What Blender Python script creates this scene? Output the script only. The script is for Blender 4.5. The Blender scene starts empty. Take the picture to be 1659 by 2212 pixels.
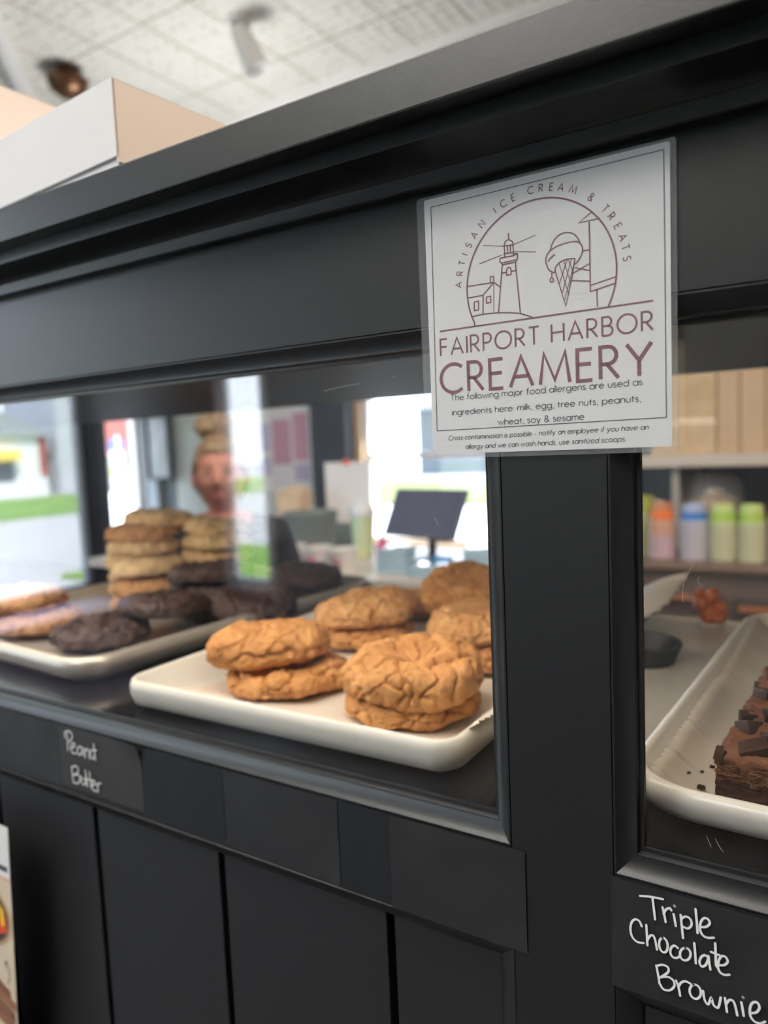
import bpy, bmesh, math, random
from mathutils import Vector, Matrix, noise

C = bpy.context.scene.collection
SC = bpy.context.scene
ZC = 1.5                      # camera height above the floor

# ------------------------------------------------------------------ camera
RX = (0.84358573, 0.01277396, -0.53684256)     # world X in camera (right, down, forward)
RY = (0.53522468, -0.10110007, 0.83863778)
RZ = (-0.04356209, -0.99479425, -0.09212351)
cd = bpy.data.cameras.new('camera'); cam = bpy.data.objects.new('camera', cd); C.objects.link(cam)
m = Matrix.Identity(4)
for r, row in enumerate((RX, RY, RZ)):
    m[r][0] = row[0]; m[r][1] = -row[1]; m[r][2] = -row[2]
m[0][3], m[1][3], m[2][3] = 0, 0, ZC
cam.matrix_world = m
cd.sensor_fit = 'AUTO'; cd.sensor_width = 36.0; cd.lens = 1597.0 / 2212.0 * 36.0
cd.clip_start = 0.02; cd.clip_end = 300
cd.dof.use_dof = True; cd.dof.focus_distance = 0.418; cd.dof.aperture_fstop = 4.8
SC.camera = cam

# ------------------------------------------------------------------ world, sun, daylight
SC.view_settings.view_transform = 'Standard'
SC.view_settings.look = 'None'
SC.view_settings.gamma = 1.0
SC.view_settings.use_curve_mapping = False
SC.view_settings.exposure = 0.35
SC.cycles.max_bounces = 10
SC.cycles.transparent_max_bounces = 16
SC.cycles.sample_clamp_indirect = 6.0
SC.cycles.use_denoising = True
SC.cycles.blur_glossy = 0.5
SC.cycles.caustics_reflective = False
SC.cycles.caustics_refractive = False

wd = bpy.data.worlds.new('sky'); SC.world = wd; wd.use_nodes = True
nt = wd.node_tree; bg = nt.nodes['Background']
tc = nt.nodes.new('ShaderNodeTexCoord'); sp = nt.nodes.new('ShaderNodeSeparateXYZ'); rp = nt.nodes.new('ShaderNodeValToRGB')
nt.links.new(tc.outputs['Generated'], sp.inputs[0]); nt.links.new(sp.outputs['Z'], rp.inputs[0])
rp.color_ramp.elements[0].color = (0.82, 0.91, 1.0, 1); rp.color_ramp.elements[1].color = (0.45, 0.66, 1.0, 1)
nt.links.new(rp.outputs[0], bg.inputs[0]); bg.inputs[1].default_value = 8.0

def lamp(name, kind, loc, rot, energy, color=(1, 1, 1), **kw):
    d = bpy.data.lights.new(name, kind); d.energy = energy; d.color = color
    for k, v in kw.items():
        setattr(d, k, v)
    o = bpy.data.objects.new(name, d); C.objects.link(o); o.location = loc; o.rotation_euler = rot
    return o

lamp('sun', 'SUN', (0, 0, 20), (math.radians(42), 0, math.radians(115)), 22.0, (1.0, 0.95, 0.86), angle=0.009)

def portal(name, loc, rot, sx, sy):
    o = lamp(name, 'AREA', loc, rot, 1.0, shape='RECTANGLE', size=sx, size_y=sy)
    o.data.cycles.is_portal = True
HP = math.pi / 2
# warm ceiling light and case lights, plus unseen fills added for ceiling and front
lamp('ceiling_fill', 'AREA', (-1.0, -1.3, 1.9), (math.pi, 0, 0), 200, (1.0, 0.97, 0.92), shape='DISK', size=1.2, spread=math.radians(115))  # unseen lamp added to brighten the tin ceiling
lamp('ceiling_fill_rear', 'AREA', (-2.7, 2.85, 1.92), (math.pi, 0, 0), 13, (1.0, 0.98, 0.94), shape='DISK', size=.7, spread=math.radians(160))  # second unseen lamp, added to lift the rear of the ceiling
lamp('ceiling_light_warm', 'AREA', (.9, 1.1, 3.3), (0, math.radians(18), 0), 50, (1.0, 0.74, 0.52), shape='DISK', size=.5)
lamp('front_fill', 'AREA', (-.9, -1.5, 3.3), (math.radians(20), 0, 0), 22, (1.0, 0.97, 0.95), shape='DISK', size=.9)  # unseen lamp added to brighten the sign and case front
lamp('case_light', 'AREA', (.40, .46, 1.555), (math.radians(12), math.radians(20), 0), .5, (1.0, 0.70, 0.38), shape='RECTANGLE', size=.5, size_y=.03)
lamp('case_light_long', 'AREA', (-.85, .445, 1.558), (math.radians(25), 0, 0), 2.2, (1.0, 0.90, 0.76), shape='RECTANGLE', size=1.5, size_y=.02)
portal('portal_left_wall', (-4.19, -1.5, 1.66), (HP, 0, -HP), 1.5, 2.6)
portal('portal_left_wall_rear', (-4.19, 3.25, 1.3), (HP, 0, -HP), 0.32, 1.2)
portal('portal_back_wall', (-1.8, 3.56, 1.4), (-HP, 0, 0), 1.2, 1.0)
portal('portal_front_wall', (-3.58, -3.1, 1.5), (HP, 0, 0), 0.42, 1.9)

# ------------------------------------------------------------------ materials
MATS = {}
def mat(name, color=(0.5, 0.5, 0.5), rough=0.5, metal=0.0, spec=0.5, noise_amt=0.0, noise_scale=20.0,
        color2=None, bump=0.0, bump_scale=60.0, emit=None, emit_s=0.0, coat=0.0, sss=0.0, detail=4.0):
    if name in MATS: return MATS[name]
    M = bpy.data.materials.new(name); M.use_nodes = True
    n = M.node_tree.nodes; L = M.node_tree.links; b = n['Principled BSDF']
    b.inputs['Base Color'].default_value = (*color, 1); b.inputs['Roughness'].default_value = rough
    b.inputs['Metallic'].default_value = metal; b.inputs['Specular IOR Level'].default_value = spec
    b.inputs['Coat Weight'].default_value = coat
    if sss:
        b.inputs['Subsurface Weight'].default_value = sss; b.inputs['Subsurface Scale'].default_value = 0.01
    if emit:
        b.inputs['Emission Color'].default_value = (*emit, 1); b.inputs['Emission Strength'].default_value = emit_s
    t = n.new('ShaderNodeTexCoord')
    if color2 is not None:
        nz = n.new('ShaderNodeTexNoise'); nz.inputs['Scale'].default_value = noise_scale; nz.inputs['Detail'].default_value = detail
        L.new(t.outputs['Object'], nz.inputs['Vector'])
        cr = n.new('ShaderNodeValToRGB'); cr.color_ramp.elements[0].position = 0.5 - 0.22 + noise_amt; cr.color_ramp.elements[1].position = 0.5 + 0.22 + noise_amt
        cr.color_ramp.elements[0].color = (*color, 1); cr.color_ramp.elements[1].color = (*color2, 1)
        L.new(nz.outputs['Fac'], cr.inputs[0]); L.new(cr.outputs[0], b.inputs['Base Color'])
    if bump:
        nb = n.new('ShaderNodeTexNoise'); nb.inputs['Scale'].default_value = bump_scale; nb.inputs['Detail'].default_value = 5
        L.new(t.outputs['Object'], nb.inputs['Vector'])
        bp = n.new('ShaderNodeBump'); bp.inputs['Strength'].default_value = bump; bp.inputs['Distance'].default_value = 0.002
        L.new(nb.outputs['Fac'], bp.inputs['Height']); L.new(bp.outputs[0], b.inputs['Normal'])
    MATS[name] = M
    return M

def film(name, f0=0.04, haze=0.0, haze_col=(0.8, 0.8, 0.8), rough=0.0, tint=(1, 1, 1), power=5.0):
    """thin clear sheet: transparent + mirror by angle, with a little diffuse haze"""
    if name in MATS: return MATS[name]
    M = bpy.data.materials.new(name); M.use_nodes = True
    n = M.node_tree.nodes; L = M.node_tree.links; n.clear()
    out = n.new('ShaderNodeOutputMaterial')
    g = n.new('ShaderNodeNewGeometry'); dt = n.new('ShaderNodeVectorMath'); dt.operation = 'DOT_PRODUCT'
    L.new(g.outputs['Incoming'], dt.inputs[0]); L.new(g.outputs['Normal'], dt.inputs[1])
    ab = n.new('ShaderNodeMath'); ab.operation = 'ABSOLUTE'; L.new(dt.outputs['Value'], ab.inputs[0])
    on = n.new('ShaderNodeMath'); on.operation = 'SUBTRACT'; on.inputs[0].default_value = 1; L.new(ab.outputs[0], on.inputs[1])
    pw = n.new('ShaderNodeMath'); pw.operation = 'POWER'; pw.inputs[1].default_value = power; L.new(on.outputs[0], pw.inputs[0])
    ma = n.new('ShaderNodeMath'); ma.operation = 'MULTIPLY_ADD'; ma.inputs[1].default_value = 1 - f0; ma.inputs[2].default_value = f0
    L.new(pw.outputs[0], ma.inputs[0])
    tr = n.new('ShaderNodeBsdfTransparent'); tr.inputs[0].default_value = (*tint, 1)
    gl = n.new('ShaderNodeBsdfGlossy'); gl.inputs['Roughness'].default_value = rough
    mx = n.new('ShaderNodeMixShader')
    base = tr
    if haze:
        df = n.new('ShaderNodeBsdfDiffuse'); df.inputs[0].default_value = (*haze_col, 1)
        hz = n.new('ShaderNodeMixShader'); hz.inputs[0].default_value = haze
        L.new(tr.outputs[0], hz.inputs[1]); L.new(df.outputs[0], hz.inputs[2]); base = hz
    L.new(ma.outputs[0], mx.inputs[0]); L.new(base.outputs[0], mx.inputs[1]); L.new(gl.outputs[0], mx.inputs[2])
    L.new(mx.outputs[0], out.inputs[0])
    MATS[name] = M
    return M

BLACK = mat('satin_black_paint', (0.008, 0.0084, 0.0100), 0.40, bump=0.04, bump_scale=500, spec=0.38)
PANEL = mat('flat_black_board', (0.009, 0.0095, 0.0118), 0.5, bump=0.03, bump_scale=200, spec=.35)
GLOSS = mat('glossy_black_laminate', (0.008, 0.0085, 0.011), 0.12, spec=0.5)
CHALK = mat('chalkboard_vinyl', (0.008, 0.0085, 0.0105), 0.55, spec=.3, color2=(0.016, 0.0165, 0.019), noise_scale=30)
PEN = mat('white_chalk_ink', (0.93, 0.93, 0.93), 0.7)
PEN2 = mat('worn_chalk_ink', (0.42, 0.42, 0.43), 0.8)
PAPER = mat('white_paper', (0.86, 0.85, 0.86), 0.7)
BURG = mat('burgundy_ink', (0.135, 0.024, 0.050), 0.6)
INK = mat('charcoal_ink', (0.035, 0.033, 0.045), 0.6)
PARCH = mat('parchment_paper', (0.76, 0.68, 0.58), 0.55, color2=(0.70, 0.61, 0.50), noise_scale=25)
WTRAY = mat('cream_white_melamine', (0.74, 0.71, 0.64), 0.32, spec=0.5)
ALU = mat('aluminium_pan', (0.60, 0.55, 0.48), 0.38, metal=0.55)
STEEL = mat('worn_steel_sheet', (0.50, 0.47, 0.39), 0.38, metal=0.35, color2=(0.66, 0.63, 0.55), noise_scale=14, bump=0.1, bump_scale=90)
WHITE = mat('white_gloss', (0.82, 0.82, 0.82), 0.4)
GLASS = film('clear_glass', 0.042)
GLASSF = film('case_glass', 0.075)
LAM = film('laminate_film', 0.05, haze=0.09, haze_col=(0.85, 0.87, 0.88), rough=0.08)
FLOORM = mat('dark_plank_floor', (0.045, 0.036, 0.030), 0.45, color2=(0.065, 0.05, 0.04), noise_scale=3)
WALLM = mat('slate_wall_paint', (0.14, 0.165, 0.185), 0.6)
DARKW = mat('dark_trim_paint', (0.018, 0.02, 0.028), 0.45)
OAK = mat('pale_wood_trim', (0.55, 0.40, 0.27), 0.5)

# ------------------------------------------------------------------ mesh helpers
class MB:
    def __init__(s): s.v = []; s.f = []
    def add(s, vs, fs):
        k = len(s.v); s.v += [tuple(v) for v in vs]; s.f += [tuple(i + k for i in f) for f in fs]
        return s
    def box(s, x0, x1, y0, y1, z0, z1, bev=0.0):
        if bev <= 0:
            return s.add([(x, y, z) for x in (x0, x1) for y in (y0, y1) for z in (z0, z1)],
                         [(0, 1, 3, 2), (4, 6, 7, 5), (0, 4, 5, 1), (2, 3, 7, 6), (0, 2, 6, 4), (1, 5, 7, 3)])
        bm = bmesh.new(); bmesh.ops.create_cube(bm, size=1)
        for v in bm.verts:
            v.co = Vector(((x0 + x1) / 2 + v.co.x * (x1 - x0), (y0 + y1) / 2 + v.co.y * (y1 - y0), (z0 + z1) / 2 + v.co.z * (z1 - z0)))
        bmesh.ops.bevel(bm, geom=bm.edges[:], offset=bev, segments=2, affect='EDGES', profile=0.6)
        return s.bm(bm)
    def bm(s, bm, M=None):
        bm.verts.index_update()
        vs = [(M @ v.co if M else v.co.copy()) for v in bm.verts]
        fs = [[v.index for v in f.verts] for f in bm.faces]
        bm.free(); return s.add(vs, fs)
    def lathe(s, prof, n=32, c=(0, 0, 0), sx=1.0, sy=1.0):
        vs = []; fs = []
        for r, z in prof:
            for k in range(n):
                a = 2 * math.pi * k / n
                vs.append((c[0] + r * sx * math.cos(a), c[1] + r * sy * math.sin(a), c[2] + z))
        for i in range(len(prof) - 1):
            for k in range(n):
                k2 = (k + 1) % n
                fs.append((i * n + k, i * n + k2, (i + 1) * n + k2, (i + 1) * n + k))
        if prof[0][0] > 1e-6: fs.append(tuple(range(n))[::-1])
        if prof[-1][0] > 1e-6: fs.append(tuple((len(prof) - 1) * n + k for k in range(n)))
        return s.add(vs, fs)
    def tube(s, pts, r, n=8, cap=True):
        pts = [Vector(p) for p in pts]; rs = r if isinstance(r, (list, tuple)) else [r] * len(pts)
        vs = []; fs = []; up = None
        for i, p in enumerate(pts):
            d = (pts[min(i + 1, len(pts) - 1)] - pts[max(i - 1, 0)]).normalized()
            if up is None: up = Vector((0, 0, 1)) if abs(d.z) < 0.9 else Vector((1, 0, 0))
            a = d.cross(up).normalized(); b = a.cross(d).normalized(); up = b
            for k in range(n):
                t = 2 * math.pi * k / n
                vs.append(p + a * math.cos(t) * rs[i] + b * math.sin(t) * rs[i])
        for i in range(len(pts) - 1):
            for k in range(n):
                k2 = (k + 1) % n
                fs.append((i * n + k, i * n + k2, (i + 1) * n + k2, (i + 1) * n + k))
        if cap: fs += [tuple(range(n))[::-1], tuple((len(pts) - 1) * n + k for k in range(n))]
        return s.add(vs, fs)
    def extrude_x(s, prof, x0, x1):
        n = len(prof)
        vs = [(x0, y, z) for y, z in prof] + [(x1, y, z) for y, z in prof]
        fs = [(i, (i + 1) % n, n + (i + 1) % n, n + i) for i in range(n)]
        fs += [tuple(range(n))[::-1], tuple(range(n, 2 * n))]
        return s.add(vs, fs)
    def build(s, name, mt, parent=None, smooth=None, origin=None):
        me = bpy.data.meshes.new(name)
        o0 = Vector(origin) if origin is not None else Vector((0, 0, 0))
        me.from_pydata([Vector(v) - o0 for v in s.v], [], s.f); me.validate(); me.update()
        bm = bmesh.new(); bm.from_mesh(me); bmesh.ops.recalc_face_normals(bm, faces=bm.faces[:]); bm.to_mesh(me); bm.free()
        if smooth is not None:
            for p in me.polygons: p.use_smooth = True
            if smooth < 180: me.set_sharp_from_angle(angle=math.radians(smooth))
        if mt is not None: me.materials.append(mt)
        o = bpy.data.objects.new(name, me); C.objects.link(o)
        if parent is not None: o.parent = parent
        if origin is not None: o.location = o0
        return o

def tag(o, label=None, cat=None, group=None, kind=None):
    if label: o['label'] = label
    if cat: o['category'] = cat
    if group: o['group'] = group
    if kind: o['kind'] = kind
    return o
def thing(name, label, cat, loc=(0, 0, 0), rz=0.0, group=None):
    o = bpy.data.objects.new(name, None); C.objects.link(o); o.empty_display_size = 0.05
    o.location = loc; o.rotation_euler = (0, 0, rz)
    return tag(o, label, cat, group)
def copy_tree(o, parent=None):
    c = o.copy(); C.objects.link(c)
    if parent is not None: c.parent = parent
    for ch in o.children: copy_tree(ch, c)
    return c
def struct(o): return tag(o, kind='structure')
def Z(z): return ZC + z

# ------------------------------------------------------------------ flat ribbons for ink on a plane
def ribbon(mb, strokes, w, y, jag=8):
    """strokes: polylines of (x, z) on the plane y; flat inked line of width w"""
    for st in strokes:
        P = [Vector(p) for p in st]
        Q = [P[0]]
        for p in P[1:]:
            if (p - Q[-1]).length > 1e-7: Q.append(p)
        if len(Q) == 1: Q.append(Q[0] + Vector((1e-5, 0)))
        n = len(Q); vs = []; fs = []
        L = []; Rr = []
        for i, p in enumerate(Q):
            d0 = (Q[i] - Q[i - 1]).normalized() if i else (Q[1] - Q[0]).normalized()
            d1 = (Q[i + 1] - Q[i]).normalized() if i < n - 1 else d0
            t = d0 + d1
            t = t.normalized() if t.length > 0.3 else d0
            k = max(0.55, t.dot(d0)); nn = Vector((-t.y, t.x)) * (w / 2 / k)
            L.append(p + nn); Rr.append(p - nn)
        for a, b in zip(L, Rr): vs += [(a.x, y, a.y), (b.x, y, b.y)]
        for i in range(n - 1): fs.append((2 * i, 2 * i + 1, 2 * i + 3, 2 * i + 2))
        mb.add(vs, fs)
def rounddots(mb, strokes, w, y):
    for st in strokes:
        for p in (st[0], st[-1]):
            n = 10
            mb.add([(p[0] + w / 2 * math.cos(2 * math.pi * k / n), y, p[1] + w / 2 * math.sin(2 * math.pi * k / n)) for k in range(n)], [tuple(range(n))])
def smooth_line(pts, sub=6):
    P = [Vector(p) for p in pts]; out = []
    for i in range(len(P) - 1):
        p0 = P[max(i - 1, 0)]; p1 = P[i]; p2 = P[i + 1]; p3 = P[min(i + 2, len(P) - 1)]
        for k in range(sub):
            t = k / sub
            out.append(0.5 * ((2 * p1) + (p2 - p0) * t + (2 * p0 - 5 * p1 + 4 * p2 - p3) * t * t + (3 * p1 - p0 - 3 * p2 + p3) * t ** 3))
    out.append(P[-1]); return [tuple(v) for v in out]

def AR(cx, cy, rx, ry, a0, a1, n=14):
    return [(cx + rx * math.cos(math.radians(a0 + (a1 - a0) * i / n)), cy + ry * math.sin(math.radians(a0 + (a1 - a0) * i / n))) for i in range(n + 1)]
# geometric single-line alphabet: char -> (advance width, strokes); cap height 1
G = {
 'A': (.80, [[(0, 0), (.40, 1), (.80, 0)], [(.14, .34), (.66, .34)]]),
 'B': (.55, [[(0, 0), (0, 1), (.27, 1)] + AR(.27, .76, .22, .24, 90, -90) + [(0, .52)], [(.27, .52)] + AR(.29, .26, .26, .26, 90, -90) + [(0, 0)]]),
 'C': (.82, [AR(.5, .5, .5, .5, 48, 312, 24)]),
 'E': (.48, [[(.48, 1), (0, 1), (0, 0), (.48, 0)], [(0, .53), (.44, .53)]]),
 'F': (.46, [[(.46, 1), (0, 1), (0, 0)], [(0, .53), (.42, .53)]]),
 'H': (.70, [[(0, 0), (0, 1)], [(.70, 0), (.70, 1)], [(0, .53), (.70, .53)]]),
 'I': (0.0, [[(0, 0), (0, 1)]]),
 'M': (1.0, [[(0, 0), (.14, 1), (.5, .12), (.86, 1), (1.0, 0)]]),
 'N': (.74, [[(0, 0), (0, 1), (.74, 0), (.74, 1)]]),
 'O': (1.0, [AR(.5, .5, .5, .5, 90, 450, 32)]),
 'P': (.50, [[(0, 0), (0, 1), (.24, 1)] + AR(.24, .73, .26, .27, 90, -90) + [(0, .46)]]),
 'R': (.56, [[(0, 0), (0, 1), (.24, 1)] + AR(.24, .73, .26, .27, 90, -90) + [(0, .46)], [(.20, .46), (.56, 0)]]),
 'S': (.50, [AR(.25, .75, .23, .25, 25, 250, 12) + AR(.25, .25, .25, .27, 80, -155, 14)]),
 'T': (.60, [[(0, 1), (.60, 1)], [(.30, 1), (.30, 0)]]),
 'Y': (.74, [[(0, 1), (.37, .48), (.74, 1)], [(.37, .48), (.37, 0)]]),
 '&': (.66, [[(.66, 0), (.17, .64)] + AR(.30, .79, .19, .21, 215, -30, 12) + [(.38, .58), (.12, .42)] + AR(.27, .25, .25, .25, 130, 310, 12) + [(.62, .38)]]),
 'a': (.60, [AR(.30, .33, .30, .33, 0, 360, 20), [(.60, .66), (.60, 0)]]),
 'b': (.60, [AR(.30, .33, .30, .33, 0, 360, 20), [(0, 1), (0, 0)]]),
 'c': (.50, [AR(.32, .33, .32, .33, 48, 312, 16)]),
 'd': (.60, [AR(.30, .33, .30, .33, 0, 360, 20), [(.60, 1.02), (.60, 0)]]),
 'e': (.60, [[(.02, .36), (.60, .36)] + AR(.30, .33, .30, .33, 5, 318, 18)]),
 'f': (.32, [[(.32, 1.0)] + AR(.27, .82, .15, .18, 90, 180, 6) + [(.12, 0)], [(0, .62), (.30, .62)]]),
 'g': (.60, [AR(.30, .33, .30, .33, 0, 360, 20), [(.60, .66), (.60, -.08)] + AR(.32, -.06, .28, .26, 0, -150, 10)]),
 'h': (.50, [[(0, 1), (0, 0)], AR(.25, .40, .25, .26, 180, 0, 10) + [(.50, 0)]]),
 'i': (0.0, [[(0, .66), (0, 0)], [(0, .88), (0, .93)]]),
 'j': (.06, [[(.06, .66), (.06, -.12)] + AR(-.06, -.12, .12, .15, 0, -80, 5), [(.06, .88), (.06, .93)]]),
 'k': (.44, [[(0, 1), (0, 0)], [(.40, .66), (.02, .30)], [(.14, .42), (.44, 0)]]),
 'l': (0.0, [[(0, 1.02), (0, 0)]]),
 'm': (.82, [[(0, .66), (0, 0)], AR(.205, .44, .205, .22, 180, 0, 10) + [(.41, 0)], AR(.615, .44, .205, .22, 180, 0, 10) + [(.82, 0)]]),
 'n': (.48, [[(0, .66), (0, 0)], AR(.24, .42, .24, .24, 180, 0, 10) + [(.48, 0)]]),
 'o': (.62, [AR(.31, .33, .31, .33, 0, 360, 22)]),
 'p': (.60, [AR(.30, .33, .30, .33, 0, 360, 20), [(0, .66), (0, -.32)]]),
 'r': (.28, [[(0, .66), (0, 0)], AR(.24, .42, .24, .24, 180, 75, 8)]),
 's': (.36, [AR(.18, .50, .155, .16, 30, 250, 10) + AR(.18, .165, .18, .17, 80, -155, 12)]),
 't': (.30, [[(.15, .92), (.15, 0)], [(0, .62), (.30, .62)]]),
 'u': (.48, [[(0, .66)] + AR(.24, .24, .24, .24, 180, 360, 10) + [(.48, .66)]]),
 'v': (.50, [[(0, .66), (.25, 0), (.50, .66)]]),
 'w': (.80, [[(0, .66), (.20, 0), (.40, .60), (.60, 0), (.80, .66)]]),
 'y': (.52, [[(0, .66), (.27, 0)], [(.52, .66), (.14, -.32)]]),
 'z': (.42, [[(0, .64), (.42, .64), (0, 0), (.42, 0)]]),
 ',': (.10, [[(.09, .07), (.02, -.16)]]), '.': (.04, [[(.02, 0), (.02, .05)]]), ':': (.04, [[(.02, 0), (.02, .05)], [(.02, .50), (.02, .55)]]),
 '-': (.34, [[(.02, .34), (.32, .34)]]), ' ': (.22, []),
}
def text_strokes(txt, sp):
    x = 0; out = []
    for ch in txt:
        w, st = G[ch]
        out += [[(x + p[0], p[1]) for p in s] for s in st]
        x += w + sp
    return out, x - sp
def text_line(mb, txt, xa, za, xb, zb, cap, w, y, sp=.20, skew=0.0):
    st, W = text_strokes(txt, sp)
    k = (xb - xa) / W
    ribbon(mb, [[(xa + p[0] * k + skew * p[1] * cap, za + (zb - za) * p[0] / W + p[1] * cap) for p in s] for s in st], w, y)

# =================================================================== the room
XL, XR, YF, YB, HC = -4.15, 3.0, -3.0, 3.45, 3.4
GY = 0.4134                                                   # plane of the case glass
def wall_with_holes(name, mt, axis, at, th, a0, a1, holes):
    """vertical wall; axis 'x' = plane x=at running along y, axis 'y' = plane y=at running along x; holes (a0,a1,z0,z1) sorted"""
    mb = MB()
    def blk(p0, p1, z0, z1):
        if p1 - p0 < 1e-4 or z1 - z0 < 1e-4: return
        if axis == 'x': mb.box(min(at, at + th), max(at, at + th), p0, p1, z0, z1)
        else: mb.box(p0, p1, min(at, at + th), max(at, at + th), z0, z1)
    cur = a0
    for h in sorted(holes):
        blk(cur, h[0], 0, HC); blk(h[0], h[1], 0, h[2]); blk(h[0], h[1], h[3], HC); cur = h[1]
    blk(cur, a1, 0, HC)
    return struct(mb.build(name, mt))
W2 = (-2.13, -0.75, 0.66, 2.9)      # big storefront window, left wall, customer side
W3 = (3.09, 3.40, 0.75, 1.78)       # narrow window, left wall, staff side
W1 = (-2.32, -1.15, 0.95, 1.78)     # window in the back wall
W4 = (-3.77, -3.39, 0.56, 2.45)     # narrow window in the front wall
wall_with_holes('wall_left', WALLM, 'x', XL, -0.06, YF, YB, [W2, W3])
wall_with_holes('wall_back', WALLM, 'y', YB, 0.08, XL, XR, [W1])
wall_with_holes('wall_front', WALLM, 'y', YF, -0.06, XL, XR, [W4])
wall_with_holes('wall_right', WALLM, 'x', XR, 0.08, YF, YB, [])
struct(MB().box(XL - .1, XR + .1, YF - .1, YB + .1, -.1, 0).build('floor', FLOORM))

# pressed tin ceiling: cream paint, seams and embossed dots
CEIL = mat('pressed_tin_cream', (0.84, 0.82, 0.76), 0.5)
n = CEIL.node_tree.nodes; L = CEIL.node_tree.links; b = n['Principled BSDF']
t = n.new('ShaderNodeTexCoord'); v1 = n.new('ShaderNodeTexVoronoi'); v1.inputs['Scale'].default_value = 16; v1.inputs['Randomness'].default_value = 0.25
br = n.new('ShaderNodeTexBrick'); br.inputs['Scale'].default_value = 1.0; br.inputs['Brick Width'].default_value = 0.3; br.inputs['Row Height'].default_value = 0.6
br.inputs['Mortar Size'].default_value = 0.005; br.offset = 0.0; br.inputs['Color1'].default_value = (1, 1, 1, 1); br.inputs['Color2'].default_value = (1, 1, 1, 1); br.inputs['Mortar'].default_value = (0, 0, 0, 1)
L.new(t.outputs['Object'], v1.inputs['Vector']); L.new(t.outputs['Object'], br.inputs['Vector'])
ad = n.new('ShaderNodeMath'); ad.operation = 'MULTIPLY_ADD'; ad.inputs[1].default_value = 1.5
L.new(v1.outputs['Distance'], ad.inputs[0]); L.new(br.outputs['Color'], ad.inputs[2])
bp = n.new('ShaderNodeBump'); bp.inputs['Distance'].default_value = 0.02; bp.inputs['Strength'].default_value = 0.8
L.new(ad.outputs[0], bp.inputs['Height']); L.new(bp.outputs[0], b.inputs['Normal'])
mxr = n.new('ShaderNodeValToRGB'); mxr.color_ramp.elements[0].color = (0.52, 0.49, 0.40, 1); mxr.color_ramp.elements[1].color = (0.86, 0.85, 0.80, 1)
mxr.color_ramp.elements[0].position = 0.14; mxr.color_ramp.elements[1].position = 0.34
ml = n.new('ShaderNodeMath'); ml.operation = 'MULTIPLY'
L.new(v1.outputs['Distance'], mxr.inputs[0])
mxc = n.new('ShaderNodeMixRGB'); mxc.blend_type = 'MIX'; mxc.inputs[1].default_value = (0.46, 0.42, 0.34, 1)
L.new(br.outputs['Color'], mxc.inputs[0]); L.new(mxr.outputs[0], mxc.inputs[2]); L.new(mxc.outputs[0], b.inputs['Base Color'])
struct(MB().box(XL - .1, XR + .1, YF - .1, YB + .1, HC, HC + .1).build('ceiling', CEIL))
mb = MB(); mb.extrude_x([(YB, HC), (YB, HC - .16), (YB - .03, HC - .14), (YB - .05, HC - .06), (YB - .14, HC - .02), (YB - .15, HC)], XL, XR)
struct(mb.build('trim_1', WHITE))
mb = MB(); mb.extrude_x([(0, 0), (0, -.22), (.03, -.19), (.07, -.08), (.2, -.03), (.22, 0)], 0, YB - YF)
mb.v = [(XL + y, YF + x, HC + z) for x, y, z in mb.v]; struct(mb.build('trim_2', WHITE))
# dark pillar beside the back window and the dark corner post by the narrow window
struct(MB().box(-2.62, -2.37, YB - .10, YB, 0, HC, .006).build('trim_3', DARKW))
struct(MB().box(XL, XL + .09, 2.955, 3.075, 0, HC - .2, .006).build('trim_4', DARKW))
struct(MB().box(-4.10, -3.99, YB - .05, YB, 0, HC - .2, .004).build('trim_5', mat('cool_grey_paint', (.25, .29, .32), .5)))

def window(idx, axis, at, th, h, bars, fm, trim_w=0.05, tm=None, glass_at=0.5):
    a0, a1, z0, z1 = h
    root = thing('window_%d' % idx, None, None); struct(root)
    def B(mb, p0, p1, q0, q1, y0, y1):
        if axis == 'x': mb.box(min(at + th * y0, at + th * y1), max(at + th * y0, at + th * y1), p0, p1, q0, q1)
        else: mb.box(p0, p1, min(at + th * y0, at + th * y1), max(at + th * y0, at + th * y1), q0, q1)
    s = 0.03
    mb = MB()
    B(mb, a0, a0 + s, z0, z1, .1, .9); B(mb, a1 - s, a1, z0, z1, .1, .9); B(mb, a0, a1, z0, z0 + s, .1, .9); B(mb, a0, a1, z1 - s, z1, .1, .9)
    for zz in bars: B(mb, a0, a1, zz - .016, zz + .016, .2, .8)
    mb.build('window_frame', fm, root)
    mb = MB(); B(mb, a0 + .01, a1 - .01, z0 + .01, z1 - .01, glass_at - .04, glass_at + .04); mb.build('pane', GLASS, root)
    if tm:
        mb = MB(); w = trim_w; k = -0.35
        B(mb, a0 - w, a0, z0 - w, z1 + w, k, 0); B(mb, a1, a1 + w, z0 - w, z1 + w, k, 0)
        B(mb, a0, a1, z1, z1 + w, k, 0); B(mb, a0, a1, z0 - w, z0, k * 2, 0)
        mb.build('casing', tm, root)
    return root
window(1, 'y', YB, 0.08, W1, [1.43], WHITE, .10, OAK)
window(2, 'x', XL, -0.06, W2, [], mat('pale_window_frame', (.5, .53, .58), .4), .10, DARKW)
window(3, 'x', XL, -0.06, W3, [], WHITE, .03, WHITE)
window(4, 'y', YF, -0.06, W4, [], WHITE, .05, WHITE)

# =================================================================== display case
CX0, CX1 = -2.0, 1.0
TOPZ = Z(.1966)
case = thing('display_case', 'long black wooden bakery display case with two glazed front openings', 'display case', (0, .4, 0))
case_inv = Matrix.Translation((0, -.4, 0))
def cpart(mb, name, mt, smooth=None):
    o = mb.build(name, mt, None, smooth); o.parent = case; o.matrix_parent_inverse = case_inv; return o
cpart(MB().box(CX0 - .03, CX1 + .03, .3488, 1.02, Z(.1714), TOPZ, .0012), 'top_board', BLACK)
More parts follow.
